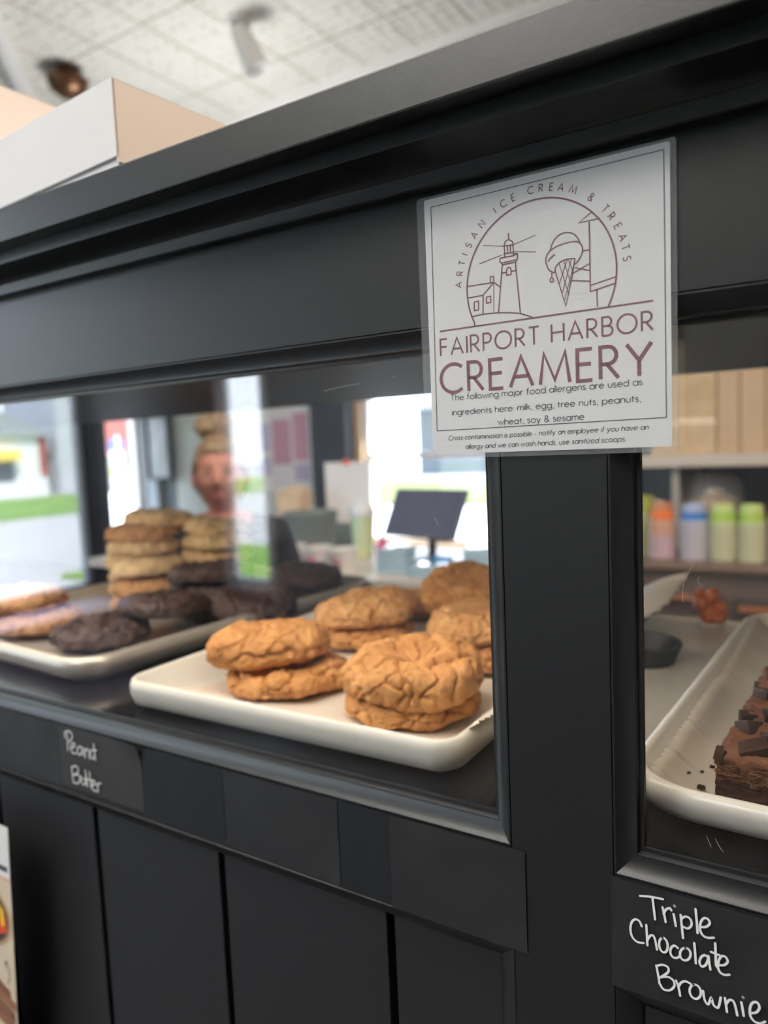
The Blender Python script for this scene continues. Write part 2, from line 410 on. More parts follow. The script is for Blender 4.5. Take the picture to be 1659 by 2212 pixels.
# crown moulding: fillet, cove, small bead
pr = [(.400, .1714), (.365, .1714), (.365, .162)]
for k in range(1, 11):
    a = k / 10 * math.pi / 2
    pr.append((.365 + .0254 * math.sin(a), .162 - .0085 * (1 - math.cos(a)) * 1.0))
pr = pr[:-1] + [(.3896, .1545), (.3904, .1515), (.3904, .1470), (.3915, .1462), (.400, .1462)]
cpart(MB().extrude_x([(y, Z(z)) for y, z in pr], CX0, CX1), 'crown_moulding', BLACK, 35)
cpart(MB().box(CX0, CX1, .400, .42, Z(.0692), Z(.1714)), 'frieze', BLACK)
cpart(MB().box(-.1738, -.1128, .400, .44, 0, Z(.0692)), 'stile', BLACK)
mb = MB()
for a, b_ in ((CX0, -.1738), (-.1128, CX1)):
    cpart(MB().box(a, b_, .400, .42, Z(-.3148), Z(-.249)), 'lower_rail', BLACK); cpart(MB().box(a, b_, .400, .42, .0, .1), 'bottom_rail', BLACK)
def beadframe(x0, x1, z0, z1, prof, name):
    mb = MB(); vs = []; fs = []
    for w, d in prof:
        vs += [(x0 + w, .4 + d, z0 + w), (x1 - w, .4 + d, z0 + w), (x1 - w, .4 + d, z1 - w), (x0 + w, .4 + d, z1 - w)]
    for i in range(len(prof) - 1):
        for k in range(4):
            k2 = (k + 1) % 4; fs.append((4 * i + k, 4 * i + k2, 4 * i + 4 + k2, 4 * i + 4 + k))
    mb.add(vs, fs)
    o = cpart(mb, name, BLACK, 25)
    s = o.modifiers.new('s', 'SOLIDIFY'); s.thickness = .001; s.offset = -1
    return o
BP = [(0, .0012), (.0008, 0), (.0018, .0), (.0035, .0012), (.0105, .0070), (.0118, .0074), (.0126, .0088), (.0128, .0108), (.0150, .0112), (.0154, .0136)]
beadframe(CX0 + .1, -.1738, Z(-.249), Z(.0692), BP, 'window_bead')
beadframe(-.1128, CX1 - .1, Z(-.249), Z(.0692), BP, 'window_bead')
cpart(MB().box(CX0, CX0 + .1, .4, .42, Z(-.249), Z(.0692)), 'stile', BLACK)
cpart(MB().box(CX1 - .1, CX1, .4, .42, Z(-.249), Z(.0692)), 'stile', BLACK)
for x0, x1 in ((CX0 + .1, -.1738), (-.1128, CX1 - .1)):
    cpart(MB().box(x0, x1, GY, GY + .003, Z(-.249), Z(.0692)), 'glass_pane', GLASSF)
# fine scratches and a hair on the panes
SCR = mat('scratch_white', (.30, .30, .28), .6)
def scratch(pts, w=.00022):
    q_ = [plane_pt(px, py, GY - .0002) for px, py in pts]
    mb = MB(); ribbon(mb, [smooth_line(q_, 5)], w, GY - .0002); cpart(mb, 'scratch', SCR)
def plane_pt(px, py, y):
    """point of the plane Y=y seen at a photo position: used once to measure marks, handwriting and the logo"""
    v = (px - 829.5, py - 1106.0, 1597.0)
    r = [sum(a * b for a, b in zip(row, v)) for row in (RX, RY, RZ)]
    k = y / r[1]; return (r[0] * k, ZC + r[2] * k)
def smooth_pts(p): return p
for pts in ([(1500, 1217), (1478, 1255), (1474, 1300)], [(1511, 1243), (1508, 1256), (1515, 1265)], [(1526, 1805), (1532, 1820), (1536, 1830)], [(1545, 1812), (1556, 1832), (1563, 1840)],
            [(900, 862), (905, 868), (907, 874)], [(938, 1118), (943, 1126), (947, 1136)], [(768, 1588), (770, 1598), (771, 1606)], [(1058, 1500), (1063, 1508), (1068, 1513)],
            [(845, 815), (850, 814), (853, 815)], [(700, 845), (740, 835), (780, 828)], [(866, 1318), (876, 1326), (882, 1333)], [(620, 1574), (626, 1576), (631, 1577)]):
    scratch(pts)
# beadboard panels in the lower openings
PBP = [(0, .0008), (.0008, 0), (.002, .0004), (.012, .0085), (.0145, .0100)]
def beadboard(x0, x1, grooves):
    mb = MB(); cur = x0
    zt, zb = Z(-.3148), .1
    for g in sorted(grooves) + [x1 + .0035]:
        mb.box(cur, g - .0035, .410, .422, zb, zt, .0007); cur = g + .0035
    mb.box(x0, x1, .4205, .424, zb, zt)
    cpart(mb, 'beadboard_panel', PANEL)
beadboard(CX0 + .05, -.1738, [-.272 - .164 * k for k in range(11)])
beadboard(-.1128, CX1, [.06 + .164 * k for k in range(6)])
for x0, x1 in ((CX0 + .05, -.1738), (-.1128, CX1 - .05)):
    beadframe(x0, x1, .1, Z(-.3148), PBP, 'panel_bead')
# inside: floor, ceiling, ends, back of the base
FZ = Z(-.239)
cpart(MB().box(CX0, CX1, .42, 1.0, FZ - .02, FZ), 'case_floor', GLOSS)
cpart(MB().box(CX0, CX1, .42, 1.0, Z(.070), Z(.085)), 'case_ceiling', mat('dark_satin_ceiling', (.012, .0135, .015), .55, spec=.12))
for x in (CX0, CX1 - .02):
    cpart(MB().box(x, x + .02, .42, 1.0, 0.0, Z(.1714)), 'end_panel', BLACK)
cpart(MB().box(CX0, CX1, .98, 1.0, 0.0, FZ - .02), 'back_panel', BLACK)
cpart(MB().box(CX0 + .03, CX1 - .03, .434, .446, Z(.062), Z(.070), .002), 'light_strip', mat('warm_light_strip', (1, .85, .65), .4, emit=(1, .80, .55), emit_s=10))

# =================================================================== chalk labels on the rail
def label_strip(text, x0, x1, z0, z1, lift=.0004, curl=0.0, tilt=0.0, mt=CHALK):
    root = thing('chalkboard_label', text, 'label', ((x0 + x1) / 2, .4, Z(z0)), 0, 'chalkboard labels along the rail')
    mb = MB(); nx, nz = 16, 10; vs = []; fs = []
    for i in range(nx + 1):
        for j in range(nz + 1):
            u, w = i / nx, j / nz
            d = lift + .0003 * math.sin(u * 5 + x0 * 40) ** 2
            if curl: d += curl * max(0, u + w - 1.62) ** 2
            vs.append(((x0 + (x1 - x0) * u) - (x0 + x1) / 2, -d, (z1 - z0) * w + tilt * (u - .5)))
    W_ = nz + 1
    for i in range(nx):
        for j in range(nz): fs.append((i * W_ + j, i * W_ + j + 1, (i + 1) * W_ + j + 1, (i + 1) * W_ + j))
    o = mb.add(vs, fs).build('label_sheet', mt, root)
    s = o.modifiers.new('s', 'SOLIDIFY'); s.thickness = .0003; s.offset = 0
    return root
CH2 = mat('chalkboard_vinyl_grey', (0.019, 0.019, 0.0205), 0.6, spec=.3)
CH3 = mat('chalkboard_vinyl_blue', (0.007, 0.008, 0.011), 0.5, spec=.3)
label_strip('blank black chalkboard label left of the Peanut Butter label', -.760, -.632, -.3105, -.2492)
lpb = label_strip('black chalkboard label handwritten Peanut Butter with a curled corner', -.6313, -.5136, -.3085, -.2490, curl=.03, lift=.0006, mt=CH2)
label_strip('blank black chalkboard label touching the right edge of the Peanut Butter label', -.5130, -.4178, -.3085, -.2496, mt=CH3)
label_strip('wide blank black chalkboard label second right of the Peanut Butter label', -.4170, -.3058, -.3130, -.2496, lift=.0006)
label_strip('narrow blank black chalkboard label, the smallest, beside the widest rightmost blank', -.3052, -.2628, -.3140, -.2500, mt=CH3)
label_strip('blank black chalkboard label overlapping the stile under the sign with a torn edge', -.2624, -.1653, -.3146, -.2494, lift=.0008)
ltr = label_strip('black chalkboard label handwritten Triple Chocolate Brownie', -.1136, .012, -.3150, -.2499, lift=.0006)

def plane_pt(px, py, y):
    """point of the plane Y=y seen at a photo position: used once to measure the handwriting and the logo"""
    v = (px - 829.5, py - 1106.0, 1597.0)
    r = [sum(a * b for a, b in zip(row, v)) for row in (RX, RY, RZ)]
    k = y / r[1]; return (r[0] * k, ZC + r[2] * k)
def ell(cx, cy, rx, ry, tilt=0, a0=90, a1=450, n=16):
    out = []
    for i in range(n + 1):
        a = math.radians(a0 + (a1 - a0) * i / n); x = rx * math.cos(a); y = -ry * math.sin(a)
        t = math.radians(tilt); out.append((cx + x * math.cos(t) - y * math.sin(t), cy + x * math.sin(t) + y * math.cos(t)))
    return out
def handwriting(parent, strokes, org, sc, w, y, mt, name='handwriting'):
    mb = MB(); S = []
    for s in strokes:
        p = [plane_pt(org[0] + a / sc, org[1] + b / sc, y) for a, b in s]
        S.append(smooth_line(p, 5) if len(p) > 2 else p)
    for k, st in enumerate(S):
        ribbon(mb, [st], w, y - k * .00004); rounddots(mb, [st], w, y - k * .00004 - .00002)
    o = mb.build(name, mt, None); o.parent = parent
    o.matrix_parent_inverse = Matrix.Translation(-Vector(parent.location)); return o
HW = [[(838, 550), (910, 556), (985, 571)], [(918, 560), (928, 640), (935, 700)],
      [(983, 622), (995, 675), (1003, 717)], [(990, 665), (1006, 636), (1030, 628), (1039, 642)],
      [(1054, 665), (1062, 705), (1068, 742)], [(1058, 611), (1062, 616)],
      [(1100, 670), (1107, 745), (1115, 818)], [(1103, 695), (1130, 680), (1160, 695), (1170, 732), (1147, 757), (1115, 745)],
      [(1195, 632), (1203, 712), (1208, 786)],
      [(1226, 746), (1262, 746), (1286, 724), (1275, 697), (1250, 690), (1229, 715), (1224, 762), (1242, 800), (1275, 816), (1312, 815)],
      [(850, 742), (836, 710), (810, 697), (787, 715), (778, 760), (790, 810), (822, 842), (862, 849)],
      [(880, 733), (884, 800), (887, 864)], [(887, 830), (905, 802), (925, 802), (938, 835), (949, 891)],
      ell(990, 862, 27, 47, -8),
      [(1082, 880), (1062, 865), (1042, 875), (1034, 905), (1045, 933), (1068, 944), (1092, 936)],
      ell(1130, 919, 34, 40, 0), [(1188, 848), (1193, 910), (1198, 977)],
      [(1278, 940), (1255, 925), (1232, 938), (1221, 970), (1235, 997), (1258, 990), (1273, 962), (1278, 932)], [(1279, 930), (1284, 975), (1291, 1016)],
      [(1322, 848), (1325, 925), (1327, 985), (1338, 1004)], [(1295, 903), (1350, 925)],
      [(1345, 987), (1380, 987), (1402, 965), (1390, 937), (1365, 930), (1345, 957), (1340, 1002), (1356, 1036), (1385, 1050), (1413, 1048)],
      [(945, 990), (957, 1050), (966, 1107)], [(948, 992), (985, 985), (1018, 1000), (1022, 1030), (988, 1056), (970, 1066)],
      [(970, 1066), (1018, 1062), (1054, 1085), (1060, 1122), (1030, 1148), (990, 1140), (968, 1107)],
      [(1072, 1085), (1088, 1130), (1098, 1182)], [(1087, 1125), (1106, 1097), (1135, 1090), (1165, 1106)],
      ell(1195, 1156, 35, 46, -15),
      [(1245, 1150), (1255, 1208), (1278, 1236), (1297, 1195), (1312, 1240), (1342, 1256), (1358, 1192)],
      [(1385, 1195), (1392, 1240), (1398, 1284)], [(1394, 1232), (1415, 1207), (1440, 1218), (1455, 1262), (1464, 1306)],
      [(1490, 1222), (1498, 1265), (1505, 1308)], [(1500, 1188), (1503, 1193)],
      [(1547, 1290), (1585, 1286), (1606, 1255), (1590, 1222), (1560, 1226), (1545, 1262), (1549, 1310), (1577, 1346), (1615, 1356), (1642, 1345)]]
handwriting(ltr, HW, (1100, 1750), 2.968, .00125, .3978, PEN)
HP1 = [[(390, 398), (387, 368), (405, 357), (427, 370), (430, 398), (412, 424)], [(400, 372), (404, 420), (406, 471)],
       [(425, 458), (445, 450), (446, 432), (432, 431), (424, 456), (433, 486), (455, 490)],
       [(490, 455), (472, 450), (462, 475), (472, 498), (487, 490), (492, 458)], [(492, 455), (494, 478), (499, 502)],
       [(506, 460), (508, 490), (509, 516)], [(508, 482), (521, 463), (531, 480), (535, 522)],
       [(542, 470), (543, 505), (553, 522), (564, 510), (566, 472)], [(561, 435), (566, 490), (572, 530)], [(548, 470), (578, 472)],
       [(430, 572), (436, 620), (441, 662)], [(430, 572), (455, 565), (470, 585), (462, 608), (440, 618)], [(440, 618), (470, 617), (482, 642), (468, 668), (441, 662)],
       [(487, 625), (490, 660), (503, 676), (514, 660), (515, 627)], [(515, 627), (520, 680)],
       [(512, 590), (520, 640), (526, 688)], [(537, 600), (543, 650), (549, 694)], [(500, 640), (565, 652)],
       [(553, 682), (572, 672), (569, 656), (558, 656), (552, 682), (560, 706), (582, 714)],
       [(583, 668), (588, 695), (591, 718)], [(587, 688), (596, 667), (608, 668)]]
handwriting(lpb, HP1, (0, 1450), 2.765, .0014, .3976, mat('chalk_grey_ink', (.62, .62, .62), .8))

# =================================================================== laminated shop sign
sign = thing('laminated_sign', 'laminated white paper creamery sign with allergen notice taped across the case frame', 'sign', (-.1485, .398, Z(-.0102)))
sinv = Matrix.Translation(-Vector(sign.location))
def spart(mb, name, mt, smooth=None):
    o = mb.build(name, mt, None, smooth); o.parent = sign; o.matrix_parent_inverse = sinv; return o
def rrect(x0, x1, z0, z1, r, y0, y1, n=6):
    P = []
    for cx, cz, a in ((x1 - r, z1 - r, 0), (x0 + r, z1 - r, 90), (x0 + r, z0 + r, 180), (x1 - r, z0 + r, 270)):
        for k in range(n + 1):
            t = math.radians(a + 90 * k / n); P.append((cx + r * math.cos(t), cz + r * math.sin(t)))
    N = len(P); mb = MB()
    return mb.add([(x, y0, z) for x, z in P] + [(x, y1, z) for x, z in P],
                  [tuple(range(N)), tuple(range(2 * N - 1, N - 1, -1))] + [(i, i + N, (i + 1) % N + N, (i + 1) % N) for i in range(N)])
spart(rrect(-.2172, -.0788, Z(-.0078), Z(.1418), .0012, .3980, .3982), 'paper', PAPER)
spart(rrect(-.2222, -.0758, Z(-.0105), Z(.1433), .002, .3976, .3986), 'laminate_sleeve', LAM)
SY = .39785
mb = MB()
q = [(-.2140, .0062), (-.0815, .0070), (-.0817, .1383), (-.2127, .1371)]
q = [(a, Z(b)) for a, b in q]
ribbon(mb, [[q[i], q[(i + 1) % 4]] for i in range(4)], .00045, SY); spart(mb, 'printed_border', INK)
mb = MB()
text_line(mb, 'FAIRPORT HARBOR', -.2096, Z(.0505), -.0877, Z(.0515), .0096, .00105, SY, sp=.26)
spart(mb, 'place_lettering', BURG); mb = MB()
text_line(mb, 'CREAMERY', -.2100, Z(.0284), -.0885, Z(.0291), .0166, .0020, SY, sp=.26)
spart(mb, 'headline_lettering', BURG); mb = MB()
cx, cz, rt = -.1482, Z(.0855), .0468
word = [('A', -84.6), ('R', -76.9), ('T', -70.0), ('I', -64.1), ('S', -57.8), ('A', -50.4), ('N', -41.9), ('I', -30.0), ('C', -23.1), ('E', -15.6), ('C', -3.4), ('R', 3.7), ('E', 10.7), ('A', 17.2), ('M', 25.6), ('&', 38.8), ('T', 50.9), ('R', 57.4), ('E', 65.0), ('A', 72.6), ('T', 79.1), ('S', 85.8)]
for ch, a in word:
    w, st = G[ch]; h = .0038; t = math.radians(a)
    er = (math.sin(t), math.cos(t)); et = (math.cos(t), -math.sin(t))
    ribbon(mb, [[(cx + er[0] * (rt - .0004 + p[1] * h) + et[0] * (p[0] - w / 2) * h, cz + er[1] * (rt - .0004 + p[1] * h) + et[1] * (p[0] - w / 2) * h) for p in s] for s in st], .00052, SY)
spart(mb, 'arched_lettering', BURG)
mb = MB()
text_line(mb, 'The following major food allergens are used as', -.2039, Z(.0237), -.0932, Z(.0243), .0034, .00042, SY, sp=.17)
text_line(mb, 'ingredients here: milk, egg, tree nuts, peanuts,', -.2032, Z(.0150), -.0941, Z(.0159), .0034, .00042, SY, sp=.17)
text_line(mb, 'wheat, soy & sesame', -.1739, Z(.0078), -.1239, Z(.0082), .0034, .00042, SY, sp=.17)
text_line(mb, 'Cross contamination is possible - notify an employee if you have an', -.2065, Z(.0002), -.0906, Z(.0013), .0027, .00034, SY, sp=.17, skew=.2)
text_line(mb, 'allergy and we can wash hands, use sanitized scoops.', -.1953, Z(-.0053), -.1021, Z(-.0044), .0027, .00034, SY, sp=.17, skew=.2)
spart(mb, 'notice_lettering', INK)
# line drawing: arch, lighthouse, house, cone on a bracket
def P1(*pts): return [plane_pt(900 + a / 2.86, 290 + b / 2.86, SY) for a, b in pts]
mb = MB(); w1, w2 = .0009, .0007
arch = [(cx + .0428 * math.sin(math.radians(a)), cz + .0428 * math.cos(math.radians(a))) for a in range(-118, 122, 3)]
base_z = Z(.0655)
arch = [p for p in arch if p[1] > base_z + .0001]
arch = [(arch[0][0] + .0003, base_z - .0004)] + arch + [(arch[-1][0] - .0003, base_z)]
ribbon(mb, [arch], w1, SY)
ribbon(mb, [[(-.2096, Z(.0650)), (-.0874, Z(.0661))]], w1, SY)
S = [P1((567, 610), (568, 650)), smooth_line(P1((540, 690), (546, 665), (568, 652), (590, 663), (597, 682))), P1((533, 691), (602, 682)),
     P1((541, 692), (543, 738)), P1((595, 684), (598, 730)), P1((560, 690), (561, 734)), P1((578, 688), (579, 732)),
     P1((514, 766), (514, 788), (522, 796), (530, 806), (612, 789), (618, 775), (622, 768), (622, 737), (598, 736)), P1((514, 766), (545, 760), (598, 750), (622, 738)),
     P1((522, 796), (618, 775)), P1((540, 738), (545, 760)), P1((540, 738), (598, 730), (598, 752)),
     P1((528, 806), (505, 1105)), P1((609, 790), (640, 1106)),
     P1((556, 872), (555, 838), (561, 826), (570, 822), (579, 827), (583, 838), (583, 866), (556, 872)), P1((525, 858), (555, 853)), P1((583, 848), (614, 841)),
     P1((316, 940), (475, 915)), P1((455, 917), (454, 882), (475, 878), (476, 914)), P1((475, 915), (410, 995), (316, 1012)), P1((478, 915), (516, 946)),
     P1((410, 995), (410, 1112)), P1((355, 1037), (382, 1031), (383, 1084), (356, 1090), (355, 1037)), P1((430, 1006), (457, 1000), (457, 1039), (431, 1044), (430, 1006)),
     smooth_line(P1((338, 1129), (410, 1112), (505, 1103), (580, 1103), (640, 1108), (715, 1130))),
     smooth_line(P1((825, 718), (840, 670), (870, 630), (905, 611), (940, 607), (975, 620), (1000, 650), (1007, 671))),
     smooth_line(P1((825, 718), (870, 690), (930, 670), (985, 662), (1007, 671), (1023, 697), (1022, 732), (1005, 770), (978, 804))),
     smooth_line(P1((825, 718), (805, 745), (797, 780), (806, 817), (822, 842), (852, 854), (856, 825), (874, 800), (905, 779), (945, 770), (978, 768))),
     P1((856, 846), (921, 1062), (960, 880), (978, 768)), smooth_line(P1((855, 742), (826, 765), (812, 787))), P1((835, 855), (835, 884)),
     P1((833, 884), (842, 893), (845, 903), (840, 912), (832, 914), (825, 908), (824, 898), (829, 889), (833, 884)),
     P1((1065, 540), (1073, 972)), P1((1080, 481), (1000, 548), (1132, 519)), P1((1025, 721), (1066, 714)), P1((978, 824), (1069, 842)), P1((966, 858), (1068, 799)),
     P1((956, 903), (1071, 908)), P1((1073, 972), (1226, 920)), P1((1073, 934), (1232, 879)), P1((1113, 962), (1116, 1066))]
ribbon(mb, S, w2, SY)
S = [P1((408, 686), (536, 692)), P1((601, 680), (735, 622)), P1((600, 724), (736, 727)), P1((388, 800), (526, 746)), P1((476, 918), (477, 1106)),
     P1((880, 800), (936, 978)), P1((908, 780), (952, 920)), P1((936, 772), (966, 850)), P1((930, 772), (881, 925)), P1((956, 770), (898, 985)), P1((975, 790), (912, 1030))]
ribbon(mb, S, .00042, SY)
spart(mb, 'line_drawing', BURG)

# =================================================================== trays, paper and baking
def tray(name, label, w, d, h, loc, rz, mt, r=.03, flare=.014, lip=.006):
    """rounded rectangular tray: loc = middle of its underside"""
    root = thing(name, label, 'tray', loc, rz)
    prof = [(-.03, .0035), (-.012, .004), (0, .0075), (flare * .8, h - .002), (flare, h), (flare + lip * .35, h + .0004), (flare + lip * .75, h - .0014), (flare + lip, h - .006), (flare + lip * .95, h * .55), (flare + lip * .4, h * .22), (flare * .6, .002), (flare * .3 - .004, 0), (-.03, 0)]
    mb = MB(); vs = []; fs = []; n = 8; N = 4 * (n + 1)
    W0, D0 = w / 2 - flare - lip, d / 2 - flare - lip
    for o, z in prof:
        rr = max(.004, r + o); a, b = W0 + o - rr, D0 + o - rr
        for sx, sy, an in ((1, 1, 0), (-1, 1, 90), (-1, -1, 180), (1, -1, 270)):
            for k in range(n + 1):
                t_ = math.radians(an + 90 * k / n); vs.append((sx * a + rr * math.cos(t_), sy * b + rr * math.sin(t_), z))
    for i in range(len(prof) - 1):
        for k in range(N):
            k2 = (k + 1) % N; fs.append((i * N + k, i * N + k2, (i + 1) * N + k2, (i + 1) * N + k))
    fs.append(tuple(range(N))[::-1]); fs.append(tuple((len(prof) - 1) * N + k for k in range(N)))
    mb.add(vs, fs).build('tray_body', mt, root, 50)
    return root
R_ = math.radians
tray('serving_tray', 'long cream tray heaped with dark and tan cookies at left', .41, .52, .029, (-.851, .723, FZ), R_(-4), ALU, r=.02, flare=.012, lip=.010)
tray('serving_tray', 'cream white rectangular tray of cinnamon cookies on parchment', .352, .462, .029, (-.4083, .666, FZ), R_(.4), WTRAY, r=.003, flare=.015, lip=.006)
STZ = FZ + .003
sh = MB().box(-.218, .30, .515, .975, FZ, STZ, .0012)
tag(sh.build('steel_sheet', STEEL), 'flat worn steel sheet lying behind the stile under the brownie tray', 'metal sheet')
tray('serving_tray', 'rounded white tray lined with waxed paper holding chocolate brownies', .34, .50, .024, (.056, .686, STZ), R_(-2.6), mat('white_enamel_tray', (.74, .72, .67), .25), r=.032, flare=.010, lip=.007)

def sheet(name, label, nx, ny, fn, mt, cat, thick=.0003):
    mb = MB(); vs = [fn(i / nx, j / ny) for i in range(nx + 1) for j in range(ny + 1)]
    W_ = ny + 1
    fs = [(i * W_ + j, i * W_ + j + 1, (i + 1) * W_ + j + 1, (i + 1) * W_ + j) for i in range(nx) for j in range(ny)]
    o = mb.add(vs, fs).build(name, mt, None, 180)
    s = o.modifiers.new('s', 'SOLIDIFY'); s.thickness = thick
    return tag(o, label, cat)
def liner(u, v):
    # u across (-x to +x), v to the back; wavy, its front edge ruffled, its right edge climbing the rim, far right corner sticking out
    x = -.545 + .315 * u; y = .472 + .41 * v
    z = FZ + .0058 + .0015 * noise.noise(Vector((x * 18, y * 18, 3)))
    e = max(0, .10 - v) / .10
    z += e * (.006 + .010 * max(0, noise.noise(Vector((u * 7, 1.7, 0)))))
    y -= e * .004
    r = max(0, u - .9) / .1
    z += r * .024; x += r * .004
    tooth = .0035 * (1 if int(v * 90) % 2 else 0) * (u > .985); x -= tooth
    c = min(1, max(0, (v - .72) / .2)) * max(0, u - .75) / .25
    c = c * c * (3 - 2 * c)
    x += c * .050; y += max(0, v - .8) / .2 * .11 * u * u; z = z + c * (max(0, FZ + .036 - z)) + c * max(0, v - .85) / .15 * .022
    return (x, y, max(z, FZ + .005))
sheet('parchment_liner', 'wavy parchment sheet under the cinnamon cookies on the cream white tray', 60, 90, liner, PARCH, 'paper')
def liner3(u, v):
    x = -.103 + .29 * u; y = .456 + .44 * v
    z = STZ + .0055 + .0008 * noise.noise(Vector((x * 25, y * 25, 9)))
    l = max(0, .10 - u) / .10
    z += l * l * .017
    x += (v - .3) * .018 + .0025 * l * (1 if int(v * 110) % 2 else 0)
    z += .03 * max(0, v - .75) * l + .012 * max(0, noise.noise(Vector((u * 6, v * 6, 4)))) * max(0, v - .45)
    return (x, y, z)
sheet('waxed_paper', 'crinkled translucent waxed paper with serrated edge under the brownies', 50, 110, liner3, mat('waxed_paper', (.70, .63, .54), .16, coat=.5, bump=.25, bump_scale=40), 'paper')

def cookie_mesh(name, seed, R0, h, mt, nr=34, na=120, rough=1.0, dip=.12, crack=1.0):
    rnd = random.Random(seed); off = Vector((rnd.uniform(-50, 50), rnd.uniform(-50, 50), rnd.uniform(-50, 50)))
    vs = []; fs = []
    ph = [rnd.uniform(0, 6.28) for _ in range(4)]
    for i in range(nr + 1):
        t_ = i / nr; s0 = 2 * t_ - 1                                # top (+) is t=1
        cr = 1 - s0 * s0; a = math.copysign(math.acos(min(1, cr ** 1.818)), s0); zz = math.copysign(abs(math.sin(a)) ** (.9 if a > 0 else .6), a)
        for k in range(na):
            q_ = 2 * math.pi * k / na
            rad = R0 * (1 + .035 * math.sin(2 * q_ + ph[0]) + .022 * math.sin(3 * q_ + ph[1]) + .015 * math.sin(5 * q_ + ph[2]))
            x, y = rad * cr * math.cos(q_), rad * cr * math.sin(q_)
            z = h * (.42 + (.58 if zz > 0 else .42) * zz)
            if zz > 0: z -= h * dip * max(0, 1 - (cr / .55) ** 2)
            p = Vector((x, y, z)); s_ = p / R0 * 1.0
            d = .075 * R0 * noise.fractal(s_ * 2.2 + off, 1.0, 2.0, 2)
            d += .022 * R0 * noise.fractal(s_ * 9 + off, .9, 2.0, 3)
            ww = s_ * 2.4 + off + .25 * noise.noise_vector(s_ * 3 + off)
            ds, _ = noise.voronoi(ww)
            e = ds[1] - ds[0]
            d -= crack * .085 * R0 * math.exp(-(e / .06) ** 2) * (1 if zz > -.3 else .3)
            ww = s_ * 5.5 + off * 1.7 + .2 * noise.noise_vector(s_ * 6 + off)
            ds, _ = noise.voronoi(ww); e = ds[1] - ds[0]
            d -= crack * .026 * R0 * math.exp(-(e / .10) ** 2)
            nrm = Vector((x * .5, y * .5, zz * R0 * .7)); nrm = nrm.normalized() if nrm.length > 0 else Vector((0, 0, 1))
            p += nrm * d * rough
            p.z = max(p.z, 0.0006 * rnd.random())
            vs.append(p)
    for i in range(nr):
        for k in range(na):
            k2 = (k + 1) % na; fs.append((i * na + k, i * na + k2, (i + 1) * na + k2, (i + 1) * na + k))
    mb = MB().add(vs, fs)
    me_o = mb.build(name, mt, None, 180)
    return me_o
SNICK = mat('cinnamon_cookie', (0.39, 0.155, 0.040), 0.75, color2=(0.60, 0.30, 0.10), noise_scale=38, bump=.5, bump_scale=260, detail=6)
SNICK2 = mat('cinnamon_cookie_sugared', (0.46, 0.20, 0.06), 0.75, color2=(0.64, 0.36, 0.14), noise_scale=45, bump=.5, bump_scale=260, detail=6)
TAN = mat('sugar_cookie', (0.55, 0.36, 0.17), 0.8, color2=(0.68, 0.50, 0.28), noise_scale=22, bump=.4, bump_scale=200)
AMBER = mat('amber_cookie', (0.40, 0.19, 0.07), 0.75, color2=(0.50, 0.27, 0.11), noise_scale=25, bump=.4, bump_scale=200)
DARK = mat('chocolate_cookie', (0.030, 0.014, 0.010), 0.55, color2=(0.075, 0.038, 0.026), noise_scale=40, bump=.6, bump_scale=220)
BASEZ = FZ + .0075
MESH = {}
def cookie(key, label, group, x, y, z, rz=0, tx=0, ty=0, seed=None, R0=.061, h=.028, mt=None, hi=False, dip=.12):
    k = (key, seed)
    if k in MESH:
        o = MESH[k].copy(); C.objects.link(o)
    else:
        o = cookie_mesh('cookie', seed, R0, h, mt, nr=64 if hi else 44, na=260 if hi else 150, dip=dip); MESH[k] = o
    o.location = (x, y, z); o.rotation_euler = (tx, ty, rz)
    return tag(o, label, 'cookie', group)
G2 = 'cinnamon cookies on the cream white tray'
cookie('s', 'thick cracked cinnamon cookie with a dented centre, top of the front right pair', G2, -.3130, .528, BASEZ + .0205, .3, R_(4), R_(-2), 11, .0590, .041, SNICK, True, .30)
cookie('s', 'flat cinnamon cookie underneath the dented front right cookie', G2, -.3190, .533, BASEZ, 1.3, 0, 0, 12, .0585, .027, SNICK, True)
cookie('s', 'cracked domed cinnamon cookie on top of the front left pair', G2, -.4900, .542, BASEZ + .0215, 2.2, R_(-2), R_(4), 13, .0605, .038, SNICK, True, .05)
cookie('s', 'flat cinnamon cookie below the front left pair, poking out to the right', G2, -.4650, .541, BASEZ, 3.0, 0, 0, 14, .0605, .027, SNICK, True)
cookie('s', 'sugared cinnamon cookie on top of the pair behind the front left pair', G2, -.4850, .712, BASEZ + .0235, .9, 0, R_(-3), 15, .0590, .034, SNICK2, True)
cookie('s', 'cinnamon cookie underneath the sugared one behind the front left pair', G2, -.4870, .708, BASEZ, 2.0, 0, 0, 12)
cookie('s', 'tall cinnamon cookie at the back of the tray beside the far rim', G2, -.4080, .815, BASEZ + .030, 4.0, R_(-14), R_(6), 13)
cookie('s', 'cinnamon cookie lying under the tall one at the back of the tray', G2, -.4010, .828, BASEZ, 1.0, 0, 0, 14)
cookie('s', 'pale sugared cinnamon cookie topmost of the pair against the stile', G2, -.3300, .695, BASEZ + .0235, 5.0, R_(3), 0, 17, .0590, .034, SNICK2, True)
cookie('s', 'cinnamon cookie underneath the pale one against the stile', G2, -.3270, .692, BASEZ, .5, 0, 0, 14)
cookie('s', 'small end of a cinnamon cookie between the two rear cookies', G2, -.5200, .845, BASEZ, 2.6, 0, 0, 12)
G1 = 'dark chocolate cookies on the left tray'
